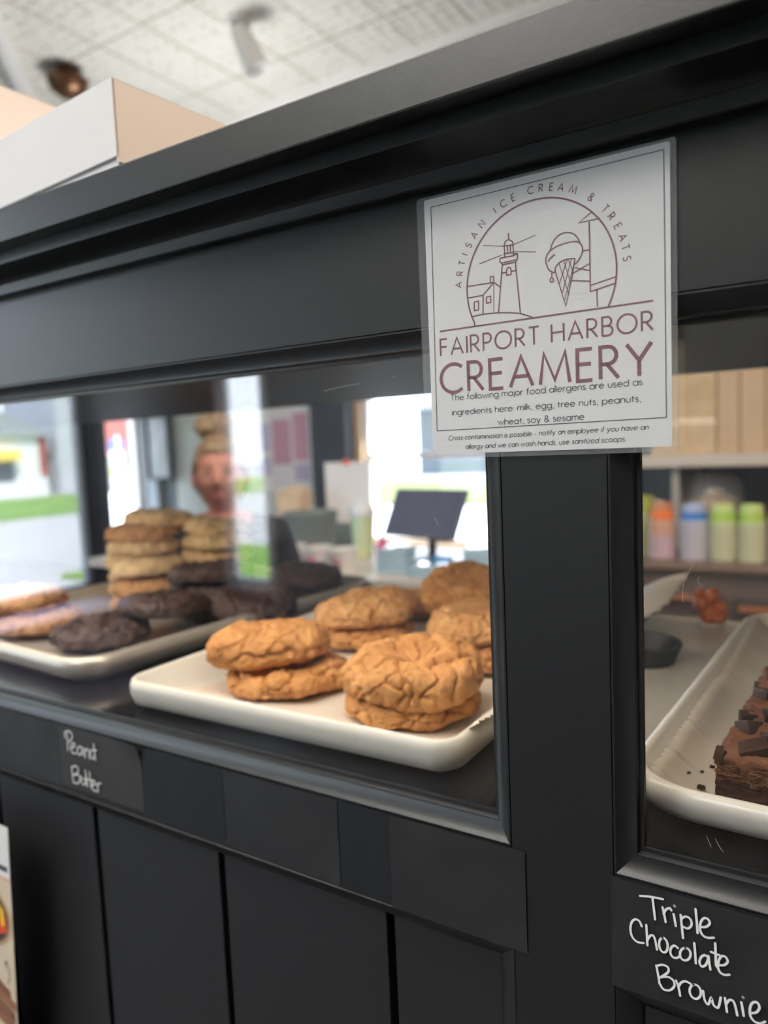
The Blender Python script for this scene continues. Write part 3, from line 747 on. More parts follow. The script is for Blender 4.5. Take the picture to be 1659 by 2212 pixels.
D_ = [(-.795, .575, 0, 0, 0, 'chocolate cookie lying flat at the front of the left tray'),
      (-.757, .640, .022, R_(-5), R_(4), 'chocolate cookie overlapping the front one on the left tray'),
      (-.770, .745, 0, 0, 0, 'lowest chocolate cookie of the stack in the middle of the left tray'),
      (-.772, .742, .023, 0, 0, 'middle chocolate cookie of the stack in the middle of the left tray'),
      (-.768, .738, .046, R_(3), R_(-3), 'topmost chocolate cookie of the stack in the middle of the left tray'),
      (-.692, .735, .016, R_(-3), R_(15), 'smooth chocolate cookie tilted against the right rim of the left tray'),
      (-.700, .868, 0, 0, 0, 'lower chocolate cookie at the far right end of the left tray'),
      (-.702, .866, .023, R_(2), 0, 'upper chocolate cookie at the far right end of the left tray')]
for i, (x, y, dz, tx, ty, lb) in enumerate(D_):
    cookie('d', lb, G1, x, y, BASEZ + dz, i * 1.1, tx, ty, 21 + i % 3, .060, .030, DARK)
G3 = 'tan cookies on the left tray'
T_ = [(-.885, .730, 0, 0, 0, 'amber brown cookie lowest of the stack behind the front chocolate cookies', 'a'), (-.882, .728, .023, 0, 0, 'amber brown cookie second from the bottom behind the chocolate cookies', 'a'),
      (-.890, .735, .047, R_(6), R_(4), 'pale cookie topmost of the amber stack on the left tray', 't'),
      (-.885, .868, 0, 0, 0, None, 't'), (-.885, .866, .023, 0, 0, None, 't'), (-.887, .868, .046, 0, 0, None, 't'), (-.882, .868, .069, R_(5), R_(-3), 'pale cookie above the chocolate stack, next to the person', 't'),
      (-.985, .800, 0, 0, 0, None, 't'), (-.985, .800, .023, 0, 0, None, 't'), (-.987, .800, .046, 0, 0, None, 't'), (-.985, .802, .069, 0, 0, None, 't'), (-.985, .805, .092, R_(3), R_(3), 'amber cookie high on the pile at the left edge of the glass', 'a'),
      (-.980, .835, .110, R_(4), R_(5), 'pale cookie highest on the pile of the left tray', 't'), (-.895, .880, .092, R_(4), R_(-3), 'pale cookie at the top right of the pile, under the person', 't')]
for i, (x, y, dz, tx, ty, lb, kd) in enumerate(T_):
    o = cookie(kd, lb or 'pale cookie stacked inside the heap at the rear of the left tray', G3, x, y, BASEZ + dz, i * 1.7, tx, ty, 31 + i % 2, .058, .029, AMBER if kd == 'a' else TAN)
cookie('t', 'golden cookie topmost of the pair cut by the left edge of the picture', G3, -.968, .575, BASEZ + .024, .4, 0, 0, 33, .060, .034, AMBER)
cookie('a', 'amber cookie underneath the golden one at the left edge of the picture', G3, -.930, .578, BASEZ, 2.4, 0, 0, 32)

# brownies: fudge base, crumbly crust, frosting swirl, chocolate chunks
FUDGE = mat('fudge', (0.022, 0.008, 0.005), .75, spec=.25, color2=(0.046, 0.019, 0.012), noise_scale=90, bump=.7, bump_scale=240)
CRUST = mat('brownie_crust', (0.060, 0.025, 0.014), .8, spec=.2, color2=(0.14, 0.062, 0.034), noise_scale=140, bump=1.0, bump_scale=420)
FROST = mat('milk_chocolate_frosting', (0.125, 0.050, 0.024), .6, spec=.2, color2=(0.17, 0.074, 0.040), noise_scale=30, bump=.25, bump_scale=160)
CHUNK = mat('dark_chocolate_chunk', (0.040, 0.021, 0.015), .42, spec=.3, bump=.1, bump_scale=200)
def lump(sx, sy, sz, amp, sc, seed, n=26, pw=.35, mid=0):
    """rounded block with a rough skin, base at z=0"""
    bm = bmesh.new(); bmesh.ops.create_cube(bm, size=2); bmesh.ops.subdivide_edges(bm, edges=bm.edges[:], cuts=n, use_grid_fill=True)
    off = Vector((seed * 3.1, seed * 7.7, seed))
    for v in bm.verts:
        c = v.co.copy(); r = c.length; s = c.normalized()
        c = c.lerp(s * 1.25, pw)
        p = Vector((c.x * sx / 2, c.y * sy / 2, (c.z + 1) * sz / 2))
        q_ = Vector((p.x * sc, p.y * sc, p.z * sc))
        d = amp * (noise.fractal(q_ + off, .9, 2.0, 4))
        p += s * d
        if p.z < 0: p.z = 0
        v.co = p
    return MB().bm(bm)
def brownie(label, x, y, rz, seed):
    root = thing('brownie', label, 'brownie', (x, y, STZ + .0075), rz, 'triple chocolate brownies')
    rnd = random.Random(seed)
    lump(.068, .060, .0215, .0014, 130, seed, 30, .05).build('fudge_base', FUDGE, root, 180)
    o = lump(.0690, .0605, .0105, .0022, 260, seed + 1, 44, .12).build('crust', CRUST, root, 180); o.location.z = .0202
    o = lump(.064, .056, .013, .0042, 55, seed + 2, 40, .35).build('frosting', FROST, root, 180); o.location.z = .0272
    for k, (cx_, cy_, s_, a) in enumerate(((-.0295, -.0235, .011, .5), (-.0130, -.0200, .017, .15), (.004, -.022, .016, -.4), (-.004, .002, .020, .25), (.018, -.008, .016, .9), (-.022, .012, .014, 1.2), (.012, .017, .018, .3))):
        o = MB().box(-s_ / 2, s_ / 2, -s_ * .38, s_ * .38, -.003, .0065, .0012).build('chocolate_chunk', CHUNK, root, 40)
        o.location = (cx_, cy_, .0352 + rnd.uniform(-.001, .004) - (.005 if k == 0 else 0)); o.rotation_euler = (rnd.uniform(-.5, .3), rnd.uniform(-.4, .4), a + rnd.uniform(-.3, .3))
    return root
brownie('frosted chocolate brownie at the front of the tray, nearest the glass', -.0325, .4865, R_(-3), 5)
brownie('frosted chocolate brownie second in the row behind the front one', -.0295, .556, R_(2), 6)
brownie('frosted chocolate brownie third in the row, farthest from the glass', -.0255, .626, R_(-6), 7)
rnd = random.Random(8)
for x, y, s in ((-.0805, .487, .0022), (-.0790, .522, .0016), (-.0770, .530, .0019), (-.0775, .575, .0016), (-.0900, .500, .001), (-.0840, .512, .0011), (-.0980, .520, .001)):
    o = lump(s * 2, s * 1.6, s, s * .3, 600, rnd.random() * 9, 4, .5).build('crumb', FUDGE, None, 180)
    o.location = (x, y, STZ + .0075 + (.003 if x < -.085 else 0)); tag(o, 'tiny dark brownie crumb scattered on the waxed paper beside the brownies', 'crumb', 'crumbs on the waxed paper')
# small round black dish, orange cluster, at the back of the case
mb = MB(); mb.lathe([(0, .002), (.030, .003), (.037, .020), (.040, .0205), (.0405, .018), (.033, 0), (0, 0)], 40)
tag(mb.build('round_dish', mat('matt_black_dish', (.012, .012, .012), .5), None, 40, (0, 0, 0)), 'small round black dish on the steel sheet beside the stile', 'dish').location = (-.186, .775, STZ)
root = thing('orange_cluster', 'small lumpy orange treat at the back edge of the steel sheet', 'treat', (-.147, .955, STZ))
OR_ = mat('orange_glaze', (.52, .13, .03), .4, bump=.4, bump_scale=200)
mb = MB()
for k, (x, y, z, r) in enumerate(((0, 0, .012, .0125), (.010, .003, .020, .010), (-.009, -.002, .024, .010), (.002, 0, .034, .010), (-.012, .004, .036, .007), (.011, -.003, .009, .008))):
    bm = bmesh.new(); bmesh.ops.create_icosphere(bm, subdivisions=3, radius=r)
    for v in bm.verts: v.co += v.co.normalized() * r * .25 * noise.noise(v.co * 200 + Vector((k, 0, 0)))
    mb.bm(bm, Matrix.Translation((x, y, max(z, r * .9))))
mb.build('glazed_lumps', OR_, root, 180)
MB().lathe([(0, 0), (.016, 0), (.017, .002), (0, .002)], 24).build('paper_base', PAPER, root, 40)

# =================================================================== pastry boxes on top of the case
BOXW = mat('white_card', (.74, .72, .72), .55)
def pastry_box(label, x, y, rz, w, d, hh=.0945):
    """x, y = the near right corner of the box"""
    root = thing('pastry_box', label, 'box', (x, y, TOPZ), rz, 'pastry boxes on top of the case')
    MB().box(-w + .002, -.002, .002, d - .002, 0, hh - .01, .001).build('box_base', BOXW, root)
    mb = MB(); z0, z1, t_ = hh - .0585, hh, .0015
    mb.box(-w, 0, 0, d, z1 - t_, z1, .0006); mb.box(-w, 0, -.0008, t_, z0, z1); mb.box(-w, 0, d - t_, d, z0, z1); mb.box(-t_, 0, 0, d, z0 - .004, z1); mb.box(-w, -w + t_, 0, d, z0, z1)
    mb.build('box_lid', BOXW, root)
    mb = MB(); vs = []; fs = []
    for i in range(13):
        u = i / 12; vs += [(-.0005, -.0012 - .0008 * math.sin(u * 3.1), z0 + (z1 - z0) * u), (-.0105 + .006 * u, -.0022, z0 + (z1 - z0) * u)]
    for i in range(12): fs.append((2 * i, 2 * i + 1, 2 * i + 3, 2 * i + 2))
    return root
pastry_box('white pastry box on top of the black case, nearer one in full view', -.489, .401, R_(-4), .25, .24)
pastry_box('taller white pastry box on the case top, cut by the left picture edge', -.752, .43, R_(0), .26, .27, .190)

# =================================================================== back counter, shelf, cups
BRN = mat('dark_walnut_panel', (.085, .062, .052), .5, color2=(.11, .08, .066), noise_scale=6)
BC_Y0, BC_Y1 = 2.56, 3.44
bc = thing('back_counter', 'dark brown back counter with drawers below the rows of paper cups', 'counter', (-.2, BC_Y0, 0))
def apart(root, mb, name, mt, smooth=None, parent=None):
    o = mb.build(name, mt, None, smooth); p = parent or root; o.parent = p
    M = Matrix.Translation(Vector(root.location)); o.matrix_parent_inverse = M.inverted() if p is root else Matrix.Identity(4)
    return o
BCX0, BCX1 = -.95, 1.4
apart(bc, MB().box(BCX0, BCX1, BC_Y0, BC_Y1, Z(-.462), Z(-.440), .003), 'worktop', mat('brown_worktop', (.16, .105, .08), .45))
apart(bc, MB().box(BCX0 + .02, BCX1 - .02, BC_Y0 + .03, BC_Y1, .0, Z(-.462)), 'cabinet_body', BRN)
for i in range(4):
    x0 = BCX0 + .05 + i * .57
    dr = apart(bc, MB().box(x0, x0 + .55, BC_Y0 + .012, BC_Y0 + .03, Z(-.72), Z(-.545), .003), 'drawer_front', mat('dark_drawer', (.045, .032, .028), .5))
    apart(bc, MB().box(x0 + .02, x0 + .20, BC_Y0 - .004, BC_Y0 + .012, Z(-.585), Z(-.568), .002), 'wooden_rail', mat('orange_wood', (.32, .12, .055), .5), parent=dr)
    apart(bc, MB().box(x0 + .25, x0 + .50, BC_Y0 - .004, BC_Y0 + .012, Z(-.560), Z(-.543), .002), 'wooden_rail', mat('orange_wood', (.32, .12, .055), .5), parent=dr)
hs = thing('wall_shelf', 'pale wall shelf above the paper cups with grey side panel', 'shelf', (-.2, 3.0, Z(-.44)))
apart(hs, MB().box(BCX0, BCX1, 2.90, YB, Z(-.134), Z(-.090), .002), 'shelf_board', mat('pale_shelf', (.60, .56, .52), .4))
apart(hs, MB().box(-.585, -.560, 2.94, YB, Z(-.44), Z(-.134)), 'side_panel', mat('grey_side', (.38, .37, .36), .5))
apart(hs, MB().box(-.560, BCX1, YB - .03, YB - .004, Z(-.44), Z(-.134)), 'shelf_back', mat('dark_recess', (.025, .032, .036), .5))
KR = mat('kraft_card', (.50, .36, .23), .6, color2=(.58, .43, .28), noise_scale=5)
for nm, lb, x0, x1, h, mt in (('kraft_box', 'shiny wrapped kraft box, leftmost on the pale wall shelf', -.655, -.428, .36, mat('wrapped_kraft', (.55, .39, .22), .25, color2=(.66, .52, .34), noise_scale=12, coat=.6, bump=.3, bump_scale=12)),
                              ('kraft_box', 'narrow kraft box standing right of the shiny wrapped box on the shelf', -.424, -.352, .37, KR),
                              ('kraft_box', 'kraft box third from the left on the pale wall shelf', -.348, -.268, .38, KR),
                              ('kraft_box', 'kraft box rightmost in view on the pale wall shelf', -.264, -.17, .38, KR)):
    r = thing(nm, lb, 'box', ((x0 + x1) / 2, 3.1, Z(-.09)), 0, 'kraft boxes on the wall shelf')
    apart(r, MB().box(x0, x1, 2.93, 3.30, Z(-.09), Z(-.09) + h - .03, .003), 'box_body', mt)
    apart(r, MB().box(x0 - .001, x1 + .001, 2.928, 3.302, Z(-.09) + h - .06, Z(-.09) + h, .003), 'box_lid', mt)
def cup_proto(key, col, band, rim, r0=.043, r1=.031, h=.060):
    """upside down paper cup: rim down, base up"""
    mt = MATS.get(key) or mat(key, col, .5)
    root = thing('paper_cup', 'x', 'cup', (0, 0, 0))
    mb = MB(); mb.lathe([(r0, 0), (r0 + .002, .0015), (r0 + .0015, .004), (r0 - .0005, .0045), (r0 - .0010, .008), (r1 + .004, h - .012)], 28)
    mb.lathe([(r1 + .004, h - .012), (r1 + .0035, h), (r1 + .001, h), (r1, h - .006), (0, h - .006)], 28)
    mb.build('cup_wall', mt, root, 40)
    mb = MB(); mb.lathe([(r0 - .002, .0125), (r0 - .0018, .0128), (r1 + .0095, .034), (r1 + .0090, .0345)], 28)
    return root, mt
def cup_stack(x, y, n, step, name, col, top_label, label, grp, band=None, col2=None, r0=.043, n2=0):
    zt = Z(-.44)
    rimc = tuple(min(1, c * .35 + .55) for c in col)
    for i in range(n):
        c = col2 if (col2 and i < n2) else col
        top = i == n - 1
        key = '%s_%s' % (name, 'low' if c is col2 else 'cup')
        mkey = key + ('_top' if top else '')
        root = thing('paper_cup', top_label if top else label, 'cup', (x, y, zt + i * step), i * .7, grp)
        if mkey in MESH:
            for ch in MESH[mkey].children:
                c2 = ch.copy(); C.objects.link(c2); c2.parent = root
            continue
        h = .062 if top else .030
        r1 = r0 - .009 if top else r0 - .0045
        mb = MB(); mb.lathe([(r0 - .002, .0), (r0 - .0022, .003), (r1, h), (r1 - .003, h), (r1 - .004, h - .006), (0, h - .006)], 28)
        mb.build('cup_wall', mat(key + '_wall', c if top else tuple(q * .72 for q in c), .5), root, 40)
        mb = MB(); mb.lathe([(r0 - .0021, .0005), (r0 + .0006, .0003), (r0 + .0012, .002), (r0 + .0002, .0038), (r0 - .0021, .0036)], 28)
        mb.build('cup_rim', mat(key + '_rim', tuple(min(1, q * .35 + .56) for q in c), .5), root, 40)
        if top and band:
            ra = lambda z: r0 - .0022 + (r1 - r0 + .0022) * (z - .003) / (h - .003)
            mb = MB(); mb.lathe([(ra(.010) + .0004, .010), (ra(.037) + .0004, .037)], 28)
            o = mb.build('colour_band', mat(name + '_band', band, .5), root, 40)
            s = o.modifiers.new('s', 'SOLIDIFY'); s.thickness = .0003
        MESH[mkey] = root
CY = 2.70
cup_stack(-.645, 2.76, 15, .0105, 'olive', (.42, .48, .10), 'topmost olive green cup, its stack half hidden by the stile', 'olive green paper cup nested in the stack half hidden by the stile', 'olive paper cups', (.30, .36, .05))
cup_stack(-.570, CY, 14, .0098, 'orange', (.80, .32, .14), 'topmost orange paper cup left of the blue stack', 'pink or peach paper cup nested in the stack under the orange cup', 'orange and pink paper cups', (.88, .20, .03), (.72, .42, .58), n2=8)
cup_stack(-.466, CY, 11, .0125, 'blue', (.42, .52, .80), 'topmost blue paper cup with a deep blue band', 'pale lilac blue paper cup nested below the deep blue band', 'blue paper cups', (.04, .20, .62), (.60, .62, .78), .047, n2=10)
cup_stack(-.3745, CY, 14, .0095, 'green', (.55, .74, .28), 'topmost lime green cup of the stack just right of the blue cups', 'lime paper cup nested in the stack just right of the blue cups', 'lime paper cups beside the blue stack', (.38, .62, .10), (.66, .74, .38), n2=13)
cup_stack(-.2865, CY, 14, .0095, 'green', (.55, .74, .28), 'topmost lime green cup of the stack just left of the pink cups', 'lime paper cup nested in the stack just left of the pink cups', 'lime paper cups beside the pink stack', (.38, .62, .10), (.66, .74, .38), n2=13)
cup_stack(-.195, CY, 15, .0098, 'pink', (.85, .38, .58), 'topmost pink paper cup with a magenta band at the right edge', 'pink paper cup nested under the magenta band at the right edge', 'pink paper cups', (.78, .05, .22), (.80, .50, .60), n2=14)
# domed cake cover with rolls, bag
cd_ = thing('cake_dome', 'clear domed cake cover full of pastries behind the blue and lime cups', 'cake dome', (-.455, 3.08, Z(-.44)))
mb = MB(); mb.lathe([(.13, .0), (.135, .012), (.05, .02), (.05, .11), (.115, .118), (.12, .13), (0, .13)], 32); mb.build('stand', mat('pale_stand', (.6, .58, .56), .4), cd_, 40)
mb = MB(); mb.lathe([(.108, .13), (.106, .19), (.095, .235), (.070, .262), (.030, .275), (0, .278)], 32); o = mb.build('dome', film('dome_plastic', .06, haze=.25, haze_col=(.8, .8, .8)), cd_, 60)
rnd = random.Random(4)
for k in range(7):
    a = k * .9; r = .058 if k else 0
    o = lump(.062, .05, .042, .004, 40, k + 3, 8, .8).build('pastry', mat('pastry_crust', (.50, .30, .13), .6), cd_, 180); o.location = (r * math.cos(a), r * math.sin(a), .131 + (.036 if k == 0 else 0)); o.rotation_euler = (0, 0, a)
o = lump(.085, .06, .17, .010, 22, 2, 12, .6).build('plastic_bag', mat('pale_plastic_bag', (.62, .60, .64), .3, coat=.4)); o.location = (-.655, 2.96, Z(-.44)); tag(o, 'pale plastic bag slumped behind the orange and blue cups', 'bag')
MB().lathe([(.055, 0), (.062, .11), (.060, .11), (.053, .004), (0, .004)], 24).build('jar_body', mat('terracotta', (.42, .20, .14), .5), thing('canister', 'terracotta canister behind the orange cups under the shelf', 'canister', (-.735, 3.06, Z(-.44 + .0))), 40)
tag(MB().box(-.19, -.165, 3.10, 3.13, Z(-.44), Z(-.20), .006).build('bottle_box', mat('tan_bottle', (.50, .33, .16), .4)), 'narrow tan carton behind the pink cups under the shelf', 'carton')

# =================================================================== staff side counter with register and small things
sc_ = thing('service_counter', 'white topped service counter behind the cookies, under the register screen', 'counter', (-1.6, 1.9, 0))
SCZ = Z(-.40)
apart(sc_, MB().box(-2.55, -.72, 1.80, 2.42, SCZ - .035, SCZ, .004), 'worktop', mat('pale_worktop', (.66, .64, .62), .35))
apart(sc_, MB().box(-2.5, -.77, 1.86, 2.40, 0, SCZ - .035), 'cabinet_body', mat('dark_cabinet', (.03, .033, .04), .5))
reg = thing('register_screen', 'dark tilted register screen on a stand in front of the window', 'register', (-1.22, 2.16, SCZ), R_(-12))
o = MB().box(-.158, .158, -.008, .008, -.088, .088, .005).build('screen_body', mat('dark_bluegrey_plastic', (.07, .075, .12), .35), reg, 40); o.location = (0, 0, .160); o.rotation_euler = (R_(-28), R_(0), 0)
o2 = MB().box(-.150, .150, -.0095, -.0082, -.080, .080).build('display', mat('screen_glass', (.07, .075, .12), .15), reg); o2.location = (0, 0, .160); o2.rotation_euler = (R_(-28), 0, 0)
MB().tube([(0, .03, .0), (0, .035, .07), (.0, .01, .14)], .016, 10).build('stand_arm', DARKW, reg, 60)
MB().lathe([(0, 0), (.08, 0), (.08, .008), (.02, .014), (0, .014)], 24).build('stand_base', DARKW, reg, 40)
o = MB().box(.05, .115, -.006, .012, .04, .075, .003).build('card_reader', mat('tan_reader', (.42, .26, .12), .4), reg); o.location = (0, -.02, .03)
def smallcup(label, x, y, r0, r1, h, mt, print_mt=None, lid=None, grp=None, name='paper_tub', cat='tub'):
    root = thing(name, label, cat, (x, y, SCZ), 0, grp)
    MB().lathe([(0, 0), (r0, 0), (r1, h), (r1 + .003, h + .002), (r1, h + .004), (r1 - .003, h), (r0 - .002, .004), (0, .004)], 28).build('tub_wall', mt, root, 40)
    if print_mt:
        rm = lambda z: r0 + (r1 - r0) * z / h + .0006
        n = 9; vs = []; fs = []
        for i in range(n):
            a = -math.pi / 2 - .75 + 1.1 * i / (n - 1)
            for zz in (h * .25, h * .75): vs.append((rm(zz) * math.cos(a), rm(zz) * math.sin(a), zz))
        for i in range(n - 1): fs.append((2 * i, 2 * i + 2, 2 * i + 3, 2 * i + 1))
        o = MB().add(vs, fs).build('printed_patch', print_mt, root, 180); s = o.modifiers.new('s', 'SOLIDIFY'); s.thickness = .0003
    if lid: lid(root, h, r1)
    return root
PINKP = mat('pink_print', (.70, .30, .38), .5)
smallcup('white paper tub with pink print leaning nearest the person on the counter', -1.555, 1.87, .030, .041, .078, WHITE, PINKP, grp='white paper tubs')
smallcup('white paper tub with pink print, middle one on the service counter', -1.45, 1.87, .036, .043, .076, WHITE, PINKP, grp='white paper tubs')
smallcup('white paper tub with pink print next to the magenta bottle', -1.355, 1.87, .036, .043, .074, WHITE, mat('brown_pink_print', (.50, .26, .26), .5), grp='white paper tubs')
def domelid(root, h, r1):
    MB().lathe([(r1 + .004, h), (r1 + .004, h + .01), (r1 - .004, h + .035), (r1 - .02, h + .055), (0, h + .06)], 24).build('dome_lid', mat('clear_white_lid', (.72, .78, .84), .2), root, 60)
o = smallcup('tall pastel green drink cup with a domed lid beside the pale wood window trim', -1.475, 2.16, .034, .045, .15, mat('pastel_cup', (.50, .72, .52), .4, color2=(.72, .72, .34), noise_scale=9), None, domelid, name='drink_cup', cat='cup')
mb = MB(); mb.lathe([(0, 0), (.024, 0), (.025, .05), (.018, .065), (.009, .07), (.009, .09), (0, .09)], 20)
tag(mb.build('small_bottle', mat('magenta_plastic', (.45, .02, .16), .35), None, 40, (0, 0, 0)), 'small magenta bottle right of the white paper tubs', 'bottle').location = (-1.355, 2.10, SCZ)
CLB = mat('pale_blue_plastic', (.42, .62, .78), .12, coat=.6)
for lb, x, y, w, h, z in (('pale blue clear container lowest of two beside the magenta bottle', -1.205, 1.95, .10, .040, 0), ('pale blue clear container on top of the lower one beside the magenta bottle', -1.205, 1.95, .092, .036, .0405),
                         ('flat pale blue clear container in front of the register', -1.065, 1.92, .115, .032, 0), ('pale blue clear container nearest the black stile', -.925, 1.98, .09, .085, 0)):
    r = thing('plastic_container', lb, 'container', (x, y, SCZ + z), R_(8), 'pale blue plastic containers')
    MB().box(-w / 2, w / 2, -.05, .05, 0, h * .62, .006).build('container_base', CLB, r, 40)
    MB().box(-w / 2 - .003, w / 2 + .003, -.053, .053, h * .62, h, .006).build('container_lid', CLB, r, 40)
tag(MB().box(-1.13, -1.07, 2.03, 2.07, SCZ, SCZ + .035, .004).build('tape_box', mat('strong_blue_card', (.03, .20, .45), .4)), 'small strong blue box between the pale blue containers', 'box')
tag(MB().box(-.90, -.76, 2.14, 2.28, SCZ, SCZ + .05, .008).build('card_terminal', mat('black_plastic', (.015, .015, .018), .4)), 'flat black card terminal by the window next to the stile', 'card terminal')
nb = thing('notice_stand', 'white notice sheet with a red clip standing on the counter before the dark pillar', 'notice', (-1.66, 2.34, SCZ))
MB().box(-.105, .105, -.002, .002, .10, .335).build('sheet', PAPER, nb)
MB().box(-.016, .016, -.006, .006, .325, .345, .002).build('clip', mat('orange_red_clip', (.75, .14, .06), .4), nb)
MB().box(-.09, .09, -.03, .03, 0, .10, .006).build('stand_base', mat('grey_green_plastic', (.14, .17, .165), .5), nb)
mb = MB(); mb.lathe([(0, 0), (.085, 0), (.10, .16), (.104, .165), (.10, .17), (.09, .16), (.08, .006), (0, .006)], 28)
o = mb.build('grey_tub', mat('grey_green_tub', (.16, .19, .185), .45), None, 40); o.location = (-1.655, 2.09, SCZ); tag(o, 'large grey green tub behind the white paper tubs on the counter', 'tub')
o = lump(.12, .09, .24, .012, 14, 5, 14, .35).build('paper_bag', mat('tan_paper_bag', (.62, .47, .32), .6)); o.location = (-1.83, 2.22, SCZ); tag(o, 'tan paper bag at the left of the white notice sheet', 'bag')

# wall things: big white board, pink poster, framed picture
wb = thing('notice_board', 'large white notice board on the back wall behind the person', 'notice board', (-3.2, YB, Z(.1)))
apart(wb, MB().box(-3.82, -2.66, YB - .03, YB - .002, Z(-.42), Z(.62), .004), 'board', mat('pale_board', (.60, .66, .63), .5))
po = thing('poster', 'poster of pink and lavender blocks pinned on the white notice board', 'poster', (-2.85, YB - .031, Z(.1)))
apart(po, MB().box(-3.16, -2.675, YB - .033, YB - .031, Z(-.26), Z(.27)), 'sheet', PAPER)
LAV = mat('lavender_print', (.50, .46, .64), .6); PKP = mat('rose_print', (.62, .32, .44), .6)
for x0, x1, z0, z1, mt in ((-3.12, -2.98, -.02, .15, LAV), (-2.96, -2.82, -.10, .17, PKP), (-2.80, -2.69, -.08, .20, PKP), (-3.12, -2.98, -.16, -.05, LAV), (-2.80, -2.69, -.2, -.1, LAV)):
    apart(po, MB().box(x0, x1, YB - .0338, YB - .033, Z(z0), Z(z1)), 'printed_block', mt)
fr = thing('picture_frame', 'dark framed picture on the wall left of the notice board', 'picture', (-3.93, YB - .05, Z(.05)))
mb = MB(); a0, a1, b0, b1, s = -4.06, -3.82, Z(-.18), Z(.29), .025
mb.box(a0, a0 + s, YB - .075, YB - .052, b0, b1); mb.box(a1 - s, a1, YB - .075, YB - .052, b0, b1); mb.box(a0 + s, a1 - s, YB - .075, YB - .052, b0, b0 + s); mb.box(a0 + s, a1 - s, YB - .075, YB - .052, b1 - s, b1)
apart(fr, mb, 'frame', DARKW)
apart(fr, MB().box(a0 + s, a1 - s, YB - .06, YB - .054, b0 + s, b1 - s), 'picture', mat('hazy_landscape_print', (.22, .27, .25), .3, color2=(.42, .42, .50), noise_scale=7))

# ceiling lamps
sl = thing('spot_lamp', 'white cylinder spot lamp pointing down from the pressed tin ceiling', 'lamp', (-2.34, 2.63, HC))
mb = MB(); mb.lathe([(0, .0), (.055, .0), (.055, -.02), (.0, -.02)], 20); mb.build('canopy', WHITE, sl, 40)
mb = MB(); mb.lathe([(0, -.0), (.040, -.0), (.046, -.03), (.060, -.17), (.058, -.20), (.05, -.195), (.045, -.16), (0, -.15)], 24); o = mb.build('lamp_housing', WHITE, sl, 40); o.location = (0, 0, -.03); o.rotation_euler = (R_(12), R_(-18), 0)
dl = thing('dome_lamp', 'bronze dome ceiling lamp peeping out above the pastry boxes', 'lamp', (-3.29, 2.43, HC))
mb = MB(); mb.lathe([(0, 0), (.05, 0), (.05, -.02), (.012, -.03), (.012, -.06), (0, -.06)], 20); mb.build('stem', mat('bronze', (.18, .09, .05), .35, metal=.7), dl, 40)
mb = MB(); mb.lathe([(.012, -.04), (.075, -.045), (.10, -.06), (.085, -.10), (.045, -.13), (0, -.135)], 28); mb.build('shade', mat('bronze', (.18, .09, .05), .35), dl, 40)

mb = MB(); mb.tube([(-2.6, 1.46, HC - .05), (-4.12, 2.90, HC - .05)], .05, 14)
tag(mb.build('ceiling_duct', WHITE, None, 60), 'white duct running along the tin ceiling above the left pastry box', 'duct')
ws = thing('window_seat', 'pale lavender bench built under the storefront window, seen only as a reflection', 'bench', (XL + .2, -1.44, 0))
apart(ws, MB().box(XL + .002, XL + .42, -2.1, -.78, .56, .61, .006), 'seat_board', mat('lavender_paint', (.42, .42, .60), .5))
apart(ws, MB().box(XL + .002, XL + .38, -2.08, -.80, 0, .56), 'seat_box', mat('lavender_box', (.28, .28, .40), .6))
# flyer standing at the lower left
fl = thing('flyer', 'glossy cream flyer with a round bowl and chocolate bars at the lower left corner', 'flyer', (-.71, .375, .90))
FM = mat('flyer_cream', (.66, .54, .40), .4)
fx1 = -.6790
def fpoly(name, pts, mt, k):
    """pts (dx left of the right edge, z) ; right edge leans with the sheet"""
    y = .3698 - k * .0002
    vs = [(fx1 - .075 * (Z(-.345) - z) - dx, y, z) for dx, z in pts]; N = len(vs)
    mb = MB().add(vs + [(a, y + .00015, c) for a, b, c in vs], [tuple(range(N)), tuple(range(2 * N - 1, N - 1, -1))] + [(i, i + N, (i + 1) % N + N, (i + 1) % N) for i in range(N)])
    return apart(fl, mb, name, mt)
fpoly('sheet', [(0, Z(-.350)), (0, Z(-.62)), (.15, Z(-.62)), (.15, Z(-.350))], FM, 0)
fpoly('white_header', [(.0004, Z(-.3505)), (.0004, Z(-.404)), (.15, Z(-.404)), (.15, Z(-.3505))], WHITE, 1)
fpoly('red_rule', [(.0005, Z(-.4045)), (.0005, Z(-.4055)), (.15, Z(-.4055)), (.15, Z(-.4045))], mat('red_rule', (.6, .16, .08), .5), 2)
fpoly('dark_title', [(.004, Z(-.392)), (.004, Z(-.3975)), (.02, Z(-.3975)), (.02, Z(-.392))], INK, 2)
def circ(cx, cz, r, n=36): return [(cx + r * math.cos(2 * math.pi * k / n), cz + r * math.sin(2 * math.pi * k / n)) for k in range(n)]
fpoly('bowl_rim', circ(.0325, Z(-.452), .0295), mat('wood_bowl', (.42, .27, .16), .5), 3)
fpoly('bowl_inside', circ(.0325, Z(-.452), .0255), mat('dark_stew', (.04, .025, .02), .5), 4)
fpoly('red_topping', [(.010, Z(-.446)), (.009, Z(-.462)), (.03, Z(-.470)), (.03, Z(-.440))], mat('hot_red', (.55, .06, .02), .5), 5)
fpoly('yellow_topping', [(.013, Z(-.440)), (.012, Z(-.455)), (.018, Z(-.458)), (.02, Z(-.434))], mat('hot_yellow', (.80, .50, .03), .5), 6)
for k, (d, z) in enumerate(((.010, -.526), (.002, -.536), (.004, -.548), (.003, -.560))):
    fpoly('chocolate_bar', [(d, Z(z)), (d - .001, Z(z - .010)), (.05, Z(z + .002)), (.05, Z(z + .014))], mat('print_chocolate_%d' % (k % 2), ((.14, .055, .03), (.20, .085, .045))[k % 2], .5), 3 + k)
